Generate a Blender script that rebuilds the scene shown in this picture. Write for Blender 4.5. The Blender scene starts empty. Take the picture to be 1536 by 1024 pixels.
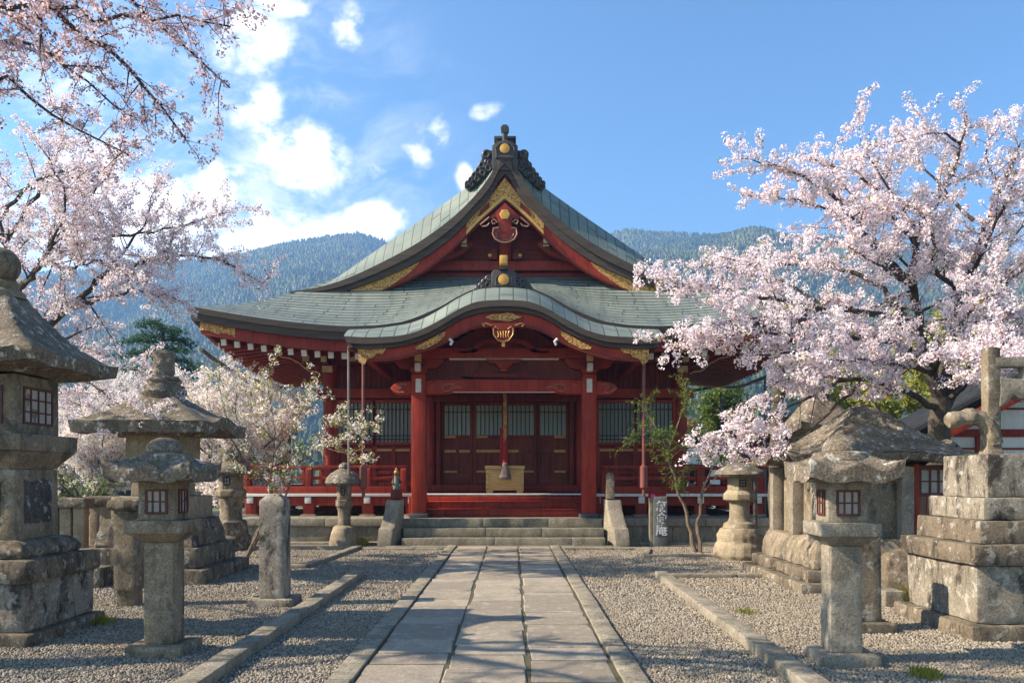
import bpy, bmesh, math, random
import numpy as np
from mathutils import Vector, Matrix, noise as mnoise

SC = bpy.context.scene
COL = SC.collection
R = math.radians
FPX = 1195.0          # focal length in pixels of the 1536 px wide photograph
EYE = 1.6

# ------------------------------------------------------------------ camera
cam_d = bpy.data.cameras.new("camera")
cam = bpy.data.objects.new("camera", cam_d); COL.objects.link(cam)
cam.location = (0, 0, EYE); cam.rotation_euler = (R(90), 0, 0)
cam_d.sensor_width = 36; cam_d.lens = FPX / 1536 * 36
cam_d.shift_y = 200 / 1536
cam_d.clip_start = .05; cam_d.clip_end = 6000
SC.camera = cam

# ------------------------------------------------------------------ light
SUN_EL, SUN_AZ = R(35), R(-97.5)     # azimuth from +Y towards +X: the sun stands left, a touch behind the viewer
sdir = Vector((math.sin(SUN_AZ) * math.cos(SUN_EL), math.cos(SUN_AZ) * math.cos(SUN_EL), math.sin(SUN_EL)))
sd = bpy.data.lights.new("sun", 'SUN'); sun = bpy.data.objects.new("sun", sd); COL.objects.link(sun)
sd.energy = 4.4; sd.angle = R(.53); sd.color = (1, .86, .68)
sun.rotation_euler = sdir.to_track_quat('Z', 'Y').to_euler()
SC.view_settings.view_transform = 'Standard'; SC.view_settings.look = 'None'
SC.view_settings.exposure = 1.6; SC.view_settings.gamma = 1
SKY_STR = 0.094

class NT:
    """small node helper"""
    def __init__(s, nt): s.nt = nt
    def n(s, typ, props=None, **inp):
        nd = s.nt.nodes.new(typ)
        for k, v in (props or {}).items(): setattr(nd, k, v)
        for k, v in inp.items():
            key = int(k[1:]) if k[0] == 'i' and k[1:].isdigit() else k.replace('_', ' ')
            s.set(nd, key, v)
        return nd
    def set(s, nd, key, v):
        sock = nd.inputs[key]
        if isinstance(v, bpy.types.NodeSocket): s.nt.links.new(v, sock)
        elif isinstance(v, bpy.types.Node): s.nt.links.new(v.outputs[0], sock)
        else:
            if sock.type == 'RGBA' and len(v) == 3: v = (*v, 1)
            sock.default_value = v
    def math(s, op, a, b=0.0, c=None, clamp=False):
        nd = s.n('ShaderNodeMath', {'operation': op, 'use_clamp': clamp}, i0=a, i1=b)
        if c is not None: s.set(nd, 2, c)
        return nd.outputs[0]
    def vmath(s, op, a, b=(0, 0, 0)):
        nd = s.n('ShaderNodeVectorMath', {'operation': op}, i0=a, i1=b)
        return nd.outputs[1] if op in ('LENGTH', 'DOT_PRODUCT', 'DISTANCE') else nd.outputs[0]
    def step(s, v, lo, hi, a=0.0, b=1.0):
        nd = s.n('ShaderNodeMapRange', {'interpolation_type': 'SMOOTHSTEP'}, i0=v, i1=lo, i2=hi, i3=a, i4=b)
        return nd.outputs[0]
    def mix(s, f, a, b, mode='MIX'):
        nd = s.n('ShaderNodeMix', {'data_type': 'RGBA', 'blend_type': mode})
        s.set(nd, 0, f); s.set(nd, 6, a); s.set(nd, 7, b)
        return nd.outputs[2]
    def noise(s, vec, scale, detail=4, rough=.55, dist=0.0):
        return s.n('ShaderNodeTexNoise', None, Vector=vec, Scale=scale, Detail=detail, Roughness=rough, Distortion=dist).outputs[0]
    def scalev(s, vec, v): return s.vmath('MULTIPLY', vec, v)

world = bpy.data.worlds.new("World"); SC.world = world; world.use_nodes = True
def build_world():
    nt = world.node_tree; nt.nodes.clear(); g = NT(nt)
    sky = g.n('ShaderNodeTexSky', {'sky_type': 'NISHITA', 'sun_disc': False, 'sun_elevation': SUN_EL, 'sun_rotation': SUN_AZ,
                                   'altitude': 200, 'air_density': 1.25, 'dust_density': .6, 'ozone_density': 2.2})
    tc = g.n('ShaderNodeTexCoord')
    d = tc.outputs['Generated']
    sep = g.n('ShaderNodeSeparateXYZ', None, i0=d)
    y = g.math('MAXIMUM', g.math('ABSOLUTE', sep.outputs[1]), .08)
    u = g.math('DIVIDE', sep.outputs[0], y); w = g.math('DIVIDE', sep.outputs[2], y)
    p = g.n('ShaderNodeCombineXYZ', None, i0=u, i1=w).outputs[0]
    warp = g.n('ShaderNodeTexNoise', None, Vector=p, Scale=9.0, Detail=3.0)
    pw = g.vmath('ADD', p, g.vmath('MULTIPLY', g.vmath('SUBTRACT', warp.outputs[1], (.5, .5, .5)), (.06, .06, 0)))
    blobs = [(255, 310, 175, 95, 1), (150, 250, 100, 65, .9), (440, 235, 95, 60, .95), (385, 165, 45, 55, .9), (560, 330, 62, 40, .95),
             (440, 345, 150, 48, .9), (519, 38, 28, 34, .85), (628, 218, 26, 46, .8), (662, 195, 24, 30, .7), (694, 262, 18, 22, .75),
             (728, 172, 22, 16, .6), (370, 60, 75, 55, .75), (420, 12, 45, 30, .7), (40, 330, 120, 90, .9), (570, 250, 22, 16, .6),
             (330, 375, 210, 40, .95), (-200, 250, 160, 120, .9), (1700, 420, 140, 60, .8), (90, 120, 120, 60, .4)]
    acc = None
    for (px, py, rx, ry, st) in blobs:
        v = g.vmath('DIVIDE', g.vmath('SUBTRACT', pw, ((px - 768) / FPX, (712 - py) / FPX, 0)), (rx / FPX, ry / FPX, 1))
        b = g.math('MULTIPLY', g.step(g.vmath('LENGTH', v), 1.45, .15), st)
        acc = b if acc is None else g.math('MAXIMUM', acc, b)
    nz = g.noise(g.vmath('MULTIPLY', pw, (1, 1.25, 1)), 8.5, 9, .6)
    nz2 = g.noise(p, 26, 6, .6)
    fade = g.math('MULTIPLY_ADD', acc, .85, .15)
    tot = g.math('ADD', g.math('MULTIPLY', acc, .50), g.math('MULTIPLY', fade, g.math('ADD', g.math('MULTIPLY', g.math('SUBTRACT', nz, .5), 2.5), g.math('MULTIPLY', g.math('SUBTRACT', nz2, .5), 1.0))))
    m = g.step(tot, .06, .47)
    m = g.math('MULTIPLY', m, g.step(sep.outputs[2], -.01, .05))
    thick = g.step(g.noise(g.vmath('ADD', pw, (.012, -.012, .0)), 10, 6, .6), .38, .62)
    ccol = g.mix(thick, (6.0, 5.9, 5.9, 1), (9.4, 8.6, 7.6, 1))
    gm = g.n('ShaderNodeGamma', None, Color=g.mix(1.0, sky.outputs[0], (1 / 6, 1 / 6, 1 / 6, 1), 'MULTIPLY'), Gamma=1.28)
    skyc = g.mix(1.0, gm.outputs[0], (3.9, 4.75, 5.1, 1), 'MULTIPLY')
    wide = g.step(g.vmath('LENGTH', g.vmath('DIVIDE', g.vmath('SUBTRACT', pw, (-.42, .34, 0)), (.34, .34, 1))), 1.3, .2)
    veil = g.math('MULTIPLY', g.step(g.noise(g.vmath('MULTIPLY', pw, (1, 1.7, 1)), 5.5, 9, .68, .5), .42, .72), g.math('MULTIPLY', wide, .72))
    m = g.math('MAXIMUM', m, veil)
    mixed = g.mix(g.math('MULTIPLY', m, .93), skyc, ccol)
    bg = g.n('ShaderNodeBackground', None, Color=mixed, Strength=SKY_STR)
    out = g.n('ShaderNodeOutputWorld'); nt.links.new(bg.outputs[0], out.inputs[0])
build_world()

# ------------------------------------------------------------------ helpers
def tag(o, label=None, cat=None, group=None, kind=None):
    if label: o['label'] = label
    if cat: o['category'] = cat
    if group: o['group'] = group
    if kind: o['kind'] = kind
    return o

def thing(name, label, cat, loc=(0, 0, 0), rz=0.0, group=None):
    o = bpy.data.objects.new(name, None); COL.objects.link(o)
    o.empty_display_size = .2
    o.location = loc; o.rotation_euler = (0, 0, rz)
    return tag(o, label, cat, group)

def copy_tree(o, parent=None):
    c = o.copy(); COL.objects.link(c); c.parent = parent
    for ch in list(o.children): copy_tree(ch, c)
    return c

def W(px, py, Y):
    """the place seen at a pixel of the photograph, at depth Y"""
    return Vector(((px - 768) / FPX * Y, Y, EYE + (712 - py) / FPX * Y))

def cr(pts, n):
    """smooth curve through points, resampled evenly"""
    P = [np.array(p, float) for p in pts]
    if len(P) == 2: dense = [P[0] + (P[1] - P[0]) * t for t in np.linspace(0, 1, 20)]
    else:
        Q = [2 * P[0] - P[1]] + P + [2 * P[-1] - P[-2]]
        dense = []
        for i in range(1, len(Q) - 2):
            p0, p1, p2, p3 = Q[i - 1:i + 3]
            for t in np.linspace(0, 1, 14, endpoint=False):
                dense.append(.5 * (2 * p1 + (p2 - p0) * t + (2 * p0 - 5 * p1 + 4 * p2 - p3) * t ** 2 + (3 * p1 - p0 - 3 * p2 + p3) * t ** 3))
        dense.append(P[-1])
    D = np.array(dense); L = np.concatenate([[0], np.cumsum(np.linalg.norm(np.diff(D, axis=0), axis=1))])
    s = np.linspace(0, L[-1], n)
    return [tuple(np.interp(q, L, D[:, k]) for k in range(D.shape[1])) for q in s]

class MB:
    def __init__(s): s.v = []; s.f = []; s.uv = None
    def add(s, vs, fs):
        b = len(s.v); s.v += [tuple(v) for v in vs]; s.f += [tuple(b + i for i in f) for f in fs]; return s
    def box(s, x0, x1, y0, y1, z0, z1):
        return s.add([(x, y, z) for z in (z0, z1) for y in (y0, y1) for x in (x0, x1)],
                     [(0, 2, 3, 1), (4, 5, 7, 6), (0, 1, 5, 4), (2, 6, 7, 3), (0, 4, 6, 2), (1, 3, 7, 5)])
    def cbox(s, c, sz, m=None):
        vs = [Vector((x * sz[0] / 2, y * sz[1] / 2, z * sz[2] / 2)) for z in (-1, 1) for y in (-1, 1) for x in (-1, 1)]
        if m is not None: vs = [m @ v for v in vs]
        return s.add([v + Vector(c) for v in vs], [(0, 2, 3, 1), (4, 5, 7, 6), (0, 1, 5, 4), (2, 6, 7, 3), (0, 4, 6, 2), (1, 3, 7, 5)])
    def beam(s, a, b, w, h):
        """a rectangular bar from a to b, w across, h high"""
        a = Vector(a); b = Vector(b); d = (b - a).normalized()
        side = d.cross(Vector((0, 0, 1)))
        side = side.normalized() if side.length > 1e-4 else Vector((1, 0, 0))
        up = side.cross(d).normalized()
        vs = [p + side * (i * w / 2) + up * (j * h / 2) for p in (a, b) for (i, j) in ((-1, -1), (1, -1), (1, 1), (-1, 1))]
        return s.add(vs, [(3, 2, 1, 0), (4, 5, 6, 7), (0, 1, 5, 4), (1, 2, 6, 5), (2, 3, 7, 6), (3, 0, 4, 7)])
    def loft(s, rings, caps=True):
        n = len(rings[0]); b = len(s.v); fs = []
        for r in range(len(rings) - 1):
            for i in range(n):
                j = (i + 1) % n
                fs.append((r * n + i, r * n + j, (r + 1) * n + j, (r + 1) * n + i))
        if caps: fs.append(tuple(range(n - 1, -1, -1))); fs.append(tuple((len(rings) - 1) * n + i for i in range(n)))
        return s.add([p for r in rings for p in r], fs)
    def square(s, prof, c=(0, 0), ratio=1.0):
        """prof: (half size, z) rings of a square stack"""
        return s.loft([[(c[0] - h, c[1] - h * ratio, z), (c[0] + h, c[1] - h * ratio, z), (c[0] + h, c[1] + h * ratio, z), (c[0] - h, c[1] + h * ratio, z)] for h, z in prof])
    def lathe(s, prof, n=20, c=(0, 0), ph=0.0):
        return s.loft([[(c[0] + r * math.cos(ph + 2 * math.pi * i / n), c[1] + r * math.sin(ph + 2 * math.pi * i / n), z) for i in range(n)] for r, z in prof])
    def tube(s, pts, rad, n=6, caps=True):
        P = [Vector(p) for p in pts]; rings = []
        if not hasattr(rad, '__len__'): rad = [rad] * len(P)
        ref = None
        for i, p in enumerate(P):
            d = (P[min(i + 1, len(P) - 1)] - P[max(i - 1, 0)])
            d = d.normalized() if d.length > 1e-9 else Vector((0, 0, 1))
            if ref is None: ref = d.orthogonal().normalized()
            ref = ref - d * ref.dot(d); ref = ref.normalized() if ref.length > 1e-6 else d.orthogonal().normalized()
            b = d.cross(ref)
            rings.append([p + (ref * math.cos(2 * math.pi * k / n) + b * math.sin(2 * math.pi * k / n)) * rad[i] for k in range(n)])
        return s.loft(rings, caps)
    def sphere(s, c, r, n=14, sz=1.0):
        m = n // 2
        return s.loft([[(c[0] + r * math.sin(a) * math.cos(2 * math.pi * i / n), c[1] + r * math.sin(a) * math.sin(2 * math.pi * i / n), c[2] - r * sz * math.cos(a)) for i in range(n)]
                       for a in np.linspace(.08, math.pi - .08, m)])
    def ribbon(s, up, lo, y0, y1):
        """a board between two curves (x,z) of equal length, from depth y0 to y1"""
        n = len(up); vs = []
        for i in range(n): vs += [(up[i][0], y0, up[i][1]), (lo[i][0], y0, lo[i][1]), (lo[i][0], y1, lo[i][1]), (up[i][0], y1, up[i][1])]
        fs = [(0, 1, 2, 3), tuple(4 * (n - 1) + k for k in (3, 2, 1, 0))]
        for i in range(n - 1):
            for k in range(4): fs.append((4 * i + k, 4 * i + 4 + k, 4 * i + 4 + (k + 1) % 4, 4 * i + (k + 1) % 4))
        return s.add(vs, fs)
    def plate(s, poly, y0, y1):
        n = len(poly)
        return s.add([(x, y0, z) for x, z in poly] + [(x, y1, z) for x, z in poly],
                     [tuple(range(n)), tuple(range(2 * n - 1, n - 1, -1))] + [(i, n + i, n + (i + 1) % n, (i + 1) % n) for i in range(n)])
    def grid(s, P, flip=False):
        a, b = len(P), len(P[0])
        fs = []
        for i in range(a - 1):
            for j in range(b - 1):
                q = (i * b + j, i * b + j + 1, (i + 1) * b + j + 1, (i + 1) * b + j)
                fs.append(q[::-1] if flip else q)
        return s.add([p for row in P for p in row], fs)
    def build(s, name, mat, parent=None, bevel=0, rough=0, seg=.12, smooth=True, angle=38, solid=0, nscale=4.0, segs=2, uvs=None):
        me = bpy.data.meshes.new(name)
        bm = bmesh.new()
        vs = [bm.verts.new(v) for v in s.v]
        for f in s.f:
            try: bm.faces.new([vs[i] for i in f])
            except ValueError: pass
        if uvs is None: bmesh.ops.recalc_face_normals(bm, faces=bm.faces)
        if bevel:
            es = [e for e in bm.edges if len(e.link_faces) == 2 and e.calc_face_angle(0) > .5]
            try: bmesh.ops.bevel(bm, geom=es, offset=bevel, segments=segs, profile=.6, affect='EDGES', clamp_overlap=True)
            except Exception: pass
        if rough:
            for _ in range(4):
                es = [e for e in bm.edges if e.calc_length() > seg]
                if not es or len(bm.verts) > 30000: break
                bmesh.ops.subdivide_edges(bm, edges=es, cuts=1, use_grid_fill=True)
            bm.normal_update()
            off = Vector((sum(map(ord, name)) % 7 + len(s.v) * .37, len(s.f) * .11, 0))
            for v in bm.verts:
                q = v.co * nscale + off
                d = mnoise.noise(q) * .65 + mnoise.noise(q * 2.7) * .35 + mnoise.noise(q * 7.0) * .2
                v.co += v.normal * d * rough
        bm.to_mesh(me); bm.free()
        if uvs is not None:
            l = me.uv_layers.new(name='UVMap'); k = 0
            for poly in me.polygons:
                for li in poly.loop_indices: l.data[li].uv = uvs[me.loops[li].vertex_index]
        if smooth:
            if bevel and not rough and angle == 38: angle = 25
            me.shade_smooth(); me.set_sharp_from_angle(angle=R(angle))
        me.materials.append(mat)
        o = bpy.data.objects.new(name, me); COL.objects.link(o)
        if parent is not None: o.parent = parent
        if solid:
            md = o.modifiers.new('solid', 'SOLIDIFY'); md.thickness = solid; md.offset = -1
        return o

# ------------------------------------------------------------------ materials
def new_mat(name):
    m = bpy.data.materials.new(name); m.use_nodes = True
    nt = m.node_tree; nt.nodes.clear(); g = NT(nt)
    b = g.n('ShaderNodeBsdfPrincipled'); o = g.n('ShaderNodeOutputMaterial')
    nt.links.new(b.outputs[0], o.inputs[0])
    tc = g.n('ShaderNodeTexCoord')
    return m, g, b, o, tc.outputs['Object'], tc

def bump(g, b, h, strength=.4, dist=.02):
    nd = g.n('ShaderNodeBump', None, Strength=strength, Distance=dist, Height=h)
    g.nt.links.new(nd.outputs[0], b.inputs['Normal'])

def simple(name, c1, c2, scale=3, rough=.6, bumps=.2, bscale=40, stretch=(1, 1, 1), metal=0.0, spec=.4, dist=.01, detail=5, lo=.35, hi=.65):
    m, g, b, o, oc, tc = new_mat(name)
    v = g.scalev(oc, stretch)
    n = g.noise(v, scale, detail)
    n2 = g.noise(v, bscale, 4, .6)
    c = g.mix(g.step(n, lo, hi), c1, c2)
    c = g.mix(g.math('MULTIPLY', g.step(n2, .35, .75), .35), c, tuple(x * .55 for x in c1))
    g.set(b, 'Base Color', c); g.set(b, 'Metallic', metal); g.set(b, 'Specular IOR Level', spec)
    g.set(b, 'Roughness', g.step(n2, .2, .8, max(.05, rough - .12), min(1, rough + .12)))
    if bumps: bump(g, b, n2, bumps, dist)
    return m

def stone(name, base=(.285, .225, .15), dark=(.06, .05, .037), moss=.4, stain=.75, speck=.85, lichen=.35, fine=150):
    m, g, b, o, oc, tc = new_mat(name)
    geo = g.n('ShaderNodeNewGeometry')
    info = g.n('ShaderNodeObjectInfo')
    oc = g.vmath('ADD', oc, g.vmath('MULTIPLY', info.outputs['Location'], (1.3, 1.7, .9)))
    big = g.noise(oc, 2.2, 6, .6)
    pit_shade = g.noise(oc, 48, 4, .75)
    c = g.mix(g.step(big, .3, .7), base, tuple(x * .62 for x in base))
    fl = g.noise(oc, fine, 2, .7)
    c = g.mix(g.math('MULTIPLY', g.step(fl, .52, .68), speck), c, tuple(x * .3 for x in base))
    c = g.mix(g.math('MULTIPLY', g.step(fl, .48, .34), speck * .6), c, tuple(min(1, x * 1.65) for x in base))
    c = g.mix(g.math('MULTIPLY', g.step(pit_shade, .50, .64), .6), c, tuple(x * .38 for x in base))  # dark pitting that also puts occlusion-like shade contrast into the colour
    c = g.mix(g.math('MULTIPLY', g.step(pit_shade, .46, .36), .3), c, tuple(min(1, x * 1.5) for x in base))
    med = g.noise(oc, 22, 5, .65)
    streak = g.noise(g.scalev(oc, (2.6, 2.6, 1.0)), 1.7, 8, .7, .6)
    st = g.math('MULTIPLY', g.step(g.math('ADD', streak, g.math('MULTIPLY', med, .25)), .58, .76), stain)
    c = g.mix(st, c, dark)
    lc = g.math('MULTIPLY', g.step(g.math('ADD', g.noise(oc, 9, 4, .7), g.math('MULTIPLY', med, .3)), .70, .80), lichen)
    c = g.mix(lc, c, (.50, .48, .41))
    nz = g.n('ShaderNodeSeparateXYZ', None, i0=geo.outputs['Normal']).outputs[2]
    ms = g.math('ADD', g.math('MULTIPLY', nz, .35), g.noise(oc, 6, 5, .7))
    c = g.mix(g.math('MULTIPLY', g.step(ms, .78, 1.0), moss), c, (.075, .08, .025))
    c = g.mix(g.math('MULTIPLY', g.step(g.math('ADD', g.math('MULTIPLY', nz, .18), med), .66, .8), moss), c, (.06, .055, .04))
    g.set(b, 'Base Color', c); g.set(b, 'Roughness', .88); g.set(b, 'Specular IOR Level', .25)
    h = g.math('ADD', g.math('MULTIPLY', g.math('ADD', fl, pit_shade), .35), g.math('ADD', g.math('MULTIPLY', med, .7), g.math('MULTIPLY', big, .5)))
    bump(g, b, h, .8, .022)
    return m

M = {}
M['stone'] = stone('granite')
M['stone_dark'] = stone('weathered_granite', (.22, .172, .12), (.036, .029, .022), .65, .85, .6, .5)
M['stone_roof'] = stone('lichened_stone', (.215, .172, .125), (.045, .036, .026), .6, .55, .95, .8, 60)
M['stone_pale'] = stone('pale_granite', (.335, .285, .215), (.12, .10, .072), .25, .55, .85, .3)
M['stone_mottled'] = stone('mottled_stone', (.34, .29, .22), (.035, .028, .022), .45, .95, .6, .6)
M['stone_warm'] = stone('warm_stone', (.38, .30, .195), (.13, .098, .068), .3, .5, .5, .4)
M['stone_step'] = stone('step_stone', (.31, .27, .195), (.095, .088, .055), .35, .55, .8, .2)
M['slate'] = stone('grey_slate', (.17, .17, .165), (.08, .08, .08), .1, .3, .5, .1)
M['curb'] = stone('curb_stone', (.35, .30, .225), (.11, .095, .065), .3, .5, .75, .25)
M['panel_dark'] = stone('carved_dark_stone', (.10, .09, .08), (.02, .02, .018), .1, .9, .6, .6, 60)

def lacquer(name, c1, c2, wear=(.20, .05, .035)):
    m, g, b, o, oc, tc = new_mat(name)
    n = g.noise(oc, 1.7, 6, .6)
    gr = g.noise(g.scalev(oc, (9, 9, .6)), 2.2, 8, .72)
    gr2 = g.noise(g.scalev(oc, (.6, 9, 9)), 2.2, 8, .72)
    c = g.mix(g.step(n, .3, .7), c1, c2)
    c = g.mix(g.math('MULTIPLY', g.step(gr, .48, .70), .8), c, tuple(x * .34 for x in c2))
    c = g.mix(g.math('MULTIPLY', g.step(gr2, .54, .74), .55), c, wear)
    fl = g.noise(oc, 14, 6, .75)
    c = g.mix(g.math('MULTIPLY', g.step(fl, .60, .72), .6), c, (.12, .055, .04))
    c = g.mix(g.math('MULTIPLY', g.step(g.noise(g.scalev(oc, (3, 3, .5)), 1.3, 6, .65), .5, .75), .55), c, tuple(x * .5 for x in c2))
    g.set(b, 'Base Color', c); g.set(b, 'Roughness', g.step(gr, .3, .8, .45, .75)); g.set(b, 'Specular IOR Level', .22)
    bump(g, b, g.math('ADD', gr, g.math('MULTIPLY', fl, .6)), .22, .008)
    return m
M['red'] = lacquer('red_lacquer', (.31, .037, .019), (.21, .024, .013))
M['red_bright'] = lacquer('vermilion_lacquer', (.39, .043, .021), (.27, .029, .015), (.20, .055, .03))
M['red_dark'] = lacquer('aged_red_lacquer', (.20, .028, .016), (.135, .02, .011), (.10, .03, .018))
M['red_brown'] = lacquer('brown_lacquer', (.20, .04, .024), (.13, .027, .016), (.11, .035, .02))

def roof_mat(name, c1, c2, c3, rowh=.12, bw=1.1):
    m, g, b, o, oc, tc = new_mat(name)
    uv = tc.outputs['UV']
    suv = g.n('ShaderNodeSeparateXYZ', None, i0=uv)
    wob = g.math('MULTIPLY', g.math('SUBTRACT', g.noise(oc, 1.6, 3), .5), rowh * .12)
    rv = g.math('DIVIDE', g.math('ADD', suv.outputs[1], wob), rowh); row = g.math('FLOOR', rv)
    shift = g.n('ShaderNodeTexWhiteNoise', {'noise_dimensions': '1D'}, W=row).outputs[0]
    cu = g.math('ADD', g.math('DIVIDE', suv.outputs[0], bw), g.math('MULTIPLY', shift, 7.3)); cell = g.math('FLOOR', cu)
    fr = g.math('FRACT', rv); fc = g.math('FRACT', cu)
    seam = g.math('MAXIMUM', g.step(fr, .40 if rowh < .25 else .17, .12 if rowh < .25 else .04), g.math('MULTIPLY', g.step(fc, .05 / bw, .02 / bw), .75))
    tonev = g.n('ShaderNodeTexWhiteNoise', {'noise_dimensions': '2D'}, Vector=g.n('ShaderNodeCombineXYZ', None, i0=cell, i1=row).outputs[0]).outputs[0]
    n = g.noise(oc, .9, 6, .62); n2 = g.noise(oc, 7, 6, .7)
    st = g.noise(g.scalev(uv, (3.5, .45, 1)), 1.4, 6, .7)
    c = g.mix(g.step(n, .3, .7), c1, c2)
    c = g.mix(g.math('MULTIPLY', g.step(st, .45, .68), .8), c, c3)
    tone = tonev
    c = g.mix(g.math('MULTIPLY', tone, .42), c, tuple(x * .55 for x in c1))
    c = g.mix(g.math('MULTIPLY', g.step(n2, .6, .78), .35), c, tuple(min(1, x * 1.4) for x in c1))
    c = g.mix(g.math('MULTIPLY', seam, .95 if rowh < .25 else .78), c, (.016, .02, .019))
    g.set(b, 'Base Color', c); g.set(b, 'Roughness', .6); g.set(b, 'Metallic', .1); g.set(b, 'Specular IOR Level', .3)
    lap = fr
    bump(g, b, g.math('ADD', g.math('ADD', g.math('MULTIPLY', lap, -.9), g.math('MULTIPLY', n2, .25)), g.math('MULTIPLY', seam, -.6)), .55, .02)
    return m
M['copper'] = roof_mat('patinated_copper', (.235, .262, .215), (.165, .20, .175), (.095, .125, .115), .205, 1.5)
M['copper_wide'] = roof_mat('broad_patinated_copper', (.245, .272, .22), (.175, .21, .18), (.10, .13, .12), .31, 1.3)
M['fascia'] = simple('dark_layered_bark', (.085, .060, .044), (.05, .037, .029), 2, .75, .5, 22, (.6, .6, 9), dist=.015)
M['bronze'] = simple('dark_bronze', (.055, .05, .048), (.085, .078, .072), 6, .5, .5, 25, metal=.25)
M['carve'] = simple('rubbed_carving', (.38, .20, .13), (.30, .13, .08), 8, .6, .2, 60)
M['white'] = simple('white_paint', (.72, .68, .62), (.6, .56, .5), 6, .6, .1, 60)
M['cream'] = simple('cream_paint', (.66, .56, .36), (.55, .44, .25), 8, .55, .15, 50)
M['blind'] = simple('pale_blind', (.34, .40, .37), (.27, .33, .31), 1.5, .55, .25, 3, (30, 1, .6))
M['paper'] = simple('old_paper', (.42, .37, .33), (.34, .30, .27), 5, .8, .1, 40)
M['lattice'] = simple('black_lattice', (.018, .016, .015), (.03, .024, .02), 5, .6, .1, 40)
M['latt_red'] = simple('red_brown_lattice', (.10, .028, .02), (.07, .02, .016), 8, .6, .2, 40)
M['box_wood'] = simple('pale_box_wood', (.62, .40, .15), (.50, .30, .10), 3, .55, .25, 9, (1, 1, 9))
M['wood'] = simple('brown_planks', (.20, .085, .045), (.15, .06, .032), 4, .65, .35, 8, (8, 8, .7))
M['brass'] = simple('worn_brass', (.45, .24, .09), (.36, .18, .06), 8, .5, .2, 50, metal=.4)
M['rope'] = simple('hemp_rope', (.42, .26, .10), (.30, .10, .05), 9, .85, .6, 60)
M['red_cloth'] = simple('red_cloth', (.34, .018, .016), (.26, .012, .012), 9, .85, .3, 90)
M['pink'] = simple('pink_cloth', (.75, .12, .32), (.65, .1, .27), 9, .8, .1, 60)
M['tassel'] = simple('grey_tassel', (.20, .15, .13), (.13, .1, .09), 12, .9, .8, 30, (5, 5, .5))
M['pipe'] = simple('grey_pipe', (.20, .17, .16), (.16, .13, .12), 5, .5, .1, 40)
M['pipe_red'] = simple('faded_red_pipe', (.20, .06, .045), (.15, .045, .035), 5, .5, .1, 40)
M['lead'] = simple('lead_plinth', (.05, .06, .07), (.07, .08, .09), 5, .55, .2, 40)
M['plaster'] = simple('white_plaster', (.72, .70, .66), (.60, .57, .52), 1.5, .8, .15, 20, (1, 1, .3))
M['tile'] = simple('dark_roof_tile', (.032, .034, .037), (.022, .024, .027), 3, .8, .4, 14, spec=.1, dist=.03)
M['metal_roof'] = simple('white_sheet_roof', (.62, .64, .66), (.52, .55, .57), 2, .5, .15, 14)
M['green_metal'] = simple('green_sheet_roof', (.20, .33, .26), (.16, .27, .22), 2, .55, .15, 14)
M['house_wall'] = simple('grey_house_wall', (.16, .14, .13), (.10, .09, .085), 1.5, .8, .2, 10)
M['copper_green'] = simple('verdigris', (.10, .17, .13), (.14, .18, .14), 14, .6, .2, 50)
M['ink'] = simple('white_lettering', (.70, .70, .68), (.60, .60, .58), 20, .7, .1, 60)
M['pink_pipe'] = simple('faded_red_hose', (.36, .10, .09), (.28, .08, .07), 8, .6, .1, 50)

def gold_mat():
    m, g, b, o, oc, tc = new_mat('gilt_carving')
    vo = g.n('ShaderNodeTexVoronoi', {'feature': 'DISTANCE_TO_EDGE'}, Vector=g.vmath('ADD', oc, g.vmath('MULTIPLY', g.n('ShaderNodeTexNoise', None, Vector=oc, Scale=9.0).outputs[1], (.12, .12, .12))), Scale=17.0)
    e = g.step(vo.outputs[0], .015, .075)
    n = g.noise(oc, 16, 5, .6)
    c = g.mix(g.math('MULTIPLY', e, g.step(n, .3, .55)), (.20, .07, .018), (.74, .40, .085))
    g.set(b, 'Base Color', c); g.set(b, 'Metallic', .12); g.set(b, 'Roughness', .42)
    bump(g, b, g.math('ADD', e, n), .8, .03)
    return m
M['gilt'] = gold_mat()
M['gold'] = simple('plain_gilt', (.72, .40, .085), (.58, .30, .065), 12, .42, .4, 30, metal=.15)

def petals(name, c1, c2, c3):
    m, g, b, o, oc, tc = new_mat(name)
    geo = g.n('ShaderNodeNewGeometry')
    rnd = geo.outputs['Random Per Island']
    n = g.noise(oc, 1.6, 3)
    c = g.mix(g.step(g.math('ADD', g.math('MULTIPLY', rnd, .6), g.math('MULTIPLY', n, .5)), .3, .85), c1, c2)
    c = g.mix(g.step(rnd, .90, .95), c, c3)
    d = g.n('ShaderNodeBsdfDiffuse', None, Color=c); t = g.n('ShaderNodeBsdfTranslucent', None, Color=c)
    mx = g.n('ShaderNodeMixShader', None, i0=.42, i1=d, i2=t)
    g.nt.nodes.remove(b); g.nt.links.new(mx.outputs[0], o.inputs[0])
    return m
M['blossom'] = petals('cherry_blossom', (.87, .745, .775), (.94, .89, .90), (.45, .18, .18))
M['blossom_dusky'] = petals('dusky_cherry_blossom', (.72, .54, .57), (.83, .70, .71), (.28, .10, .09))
M['blossom_white'] = petals('pale_cherry_blossom', (.88, .78, .77), (.93, .89, .86), (.60, .46, .20))
M['leaf_young'] = petals('young_leaf', (.24, .27, .05), (.36, .35, .08), (.36, .20, .05))
M['leaf_green'] = petals('green_leaf', (.07, .12, .025), (.16, .21, .04), (.25, .22, .05))
M['leaf_dark'] = petals('dark_leaf', (.035, .065, .02), (.07, .10, .03), (.12, .12, .04))
M['needle'] = petals('pine_needle', (.028, .075, .045), (.06, .12, .06), (.10, .11, .04))
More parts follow.
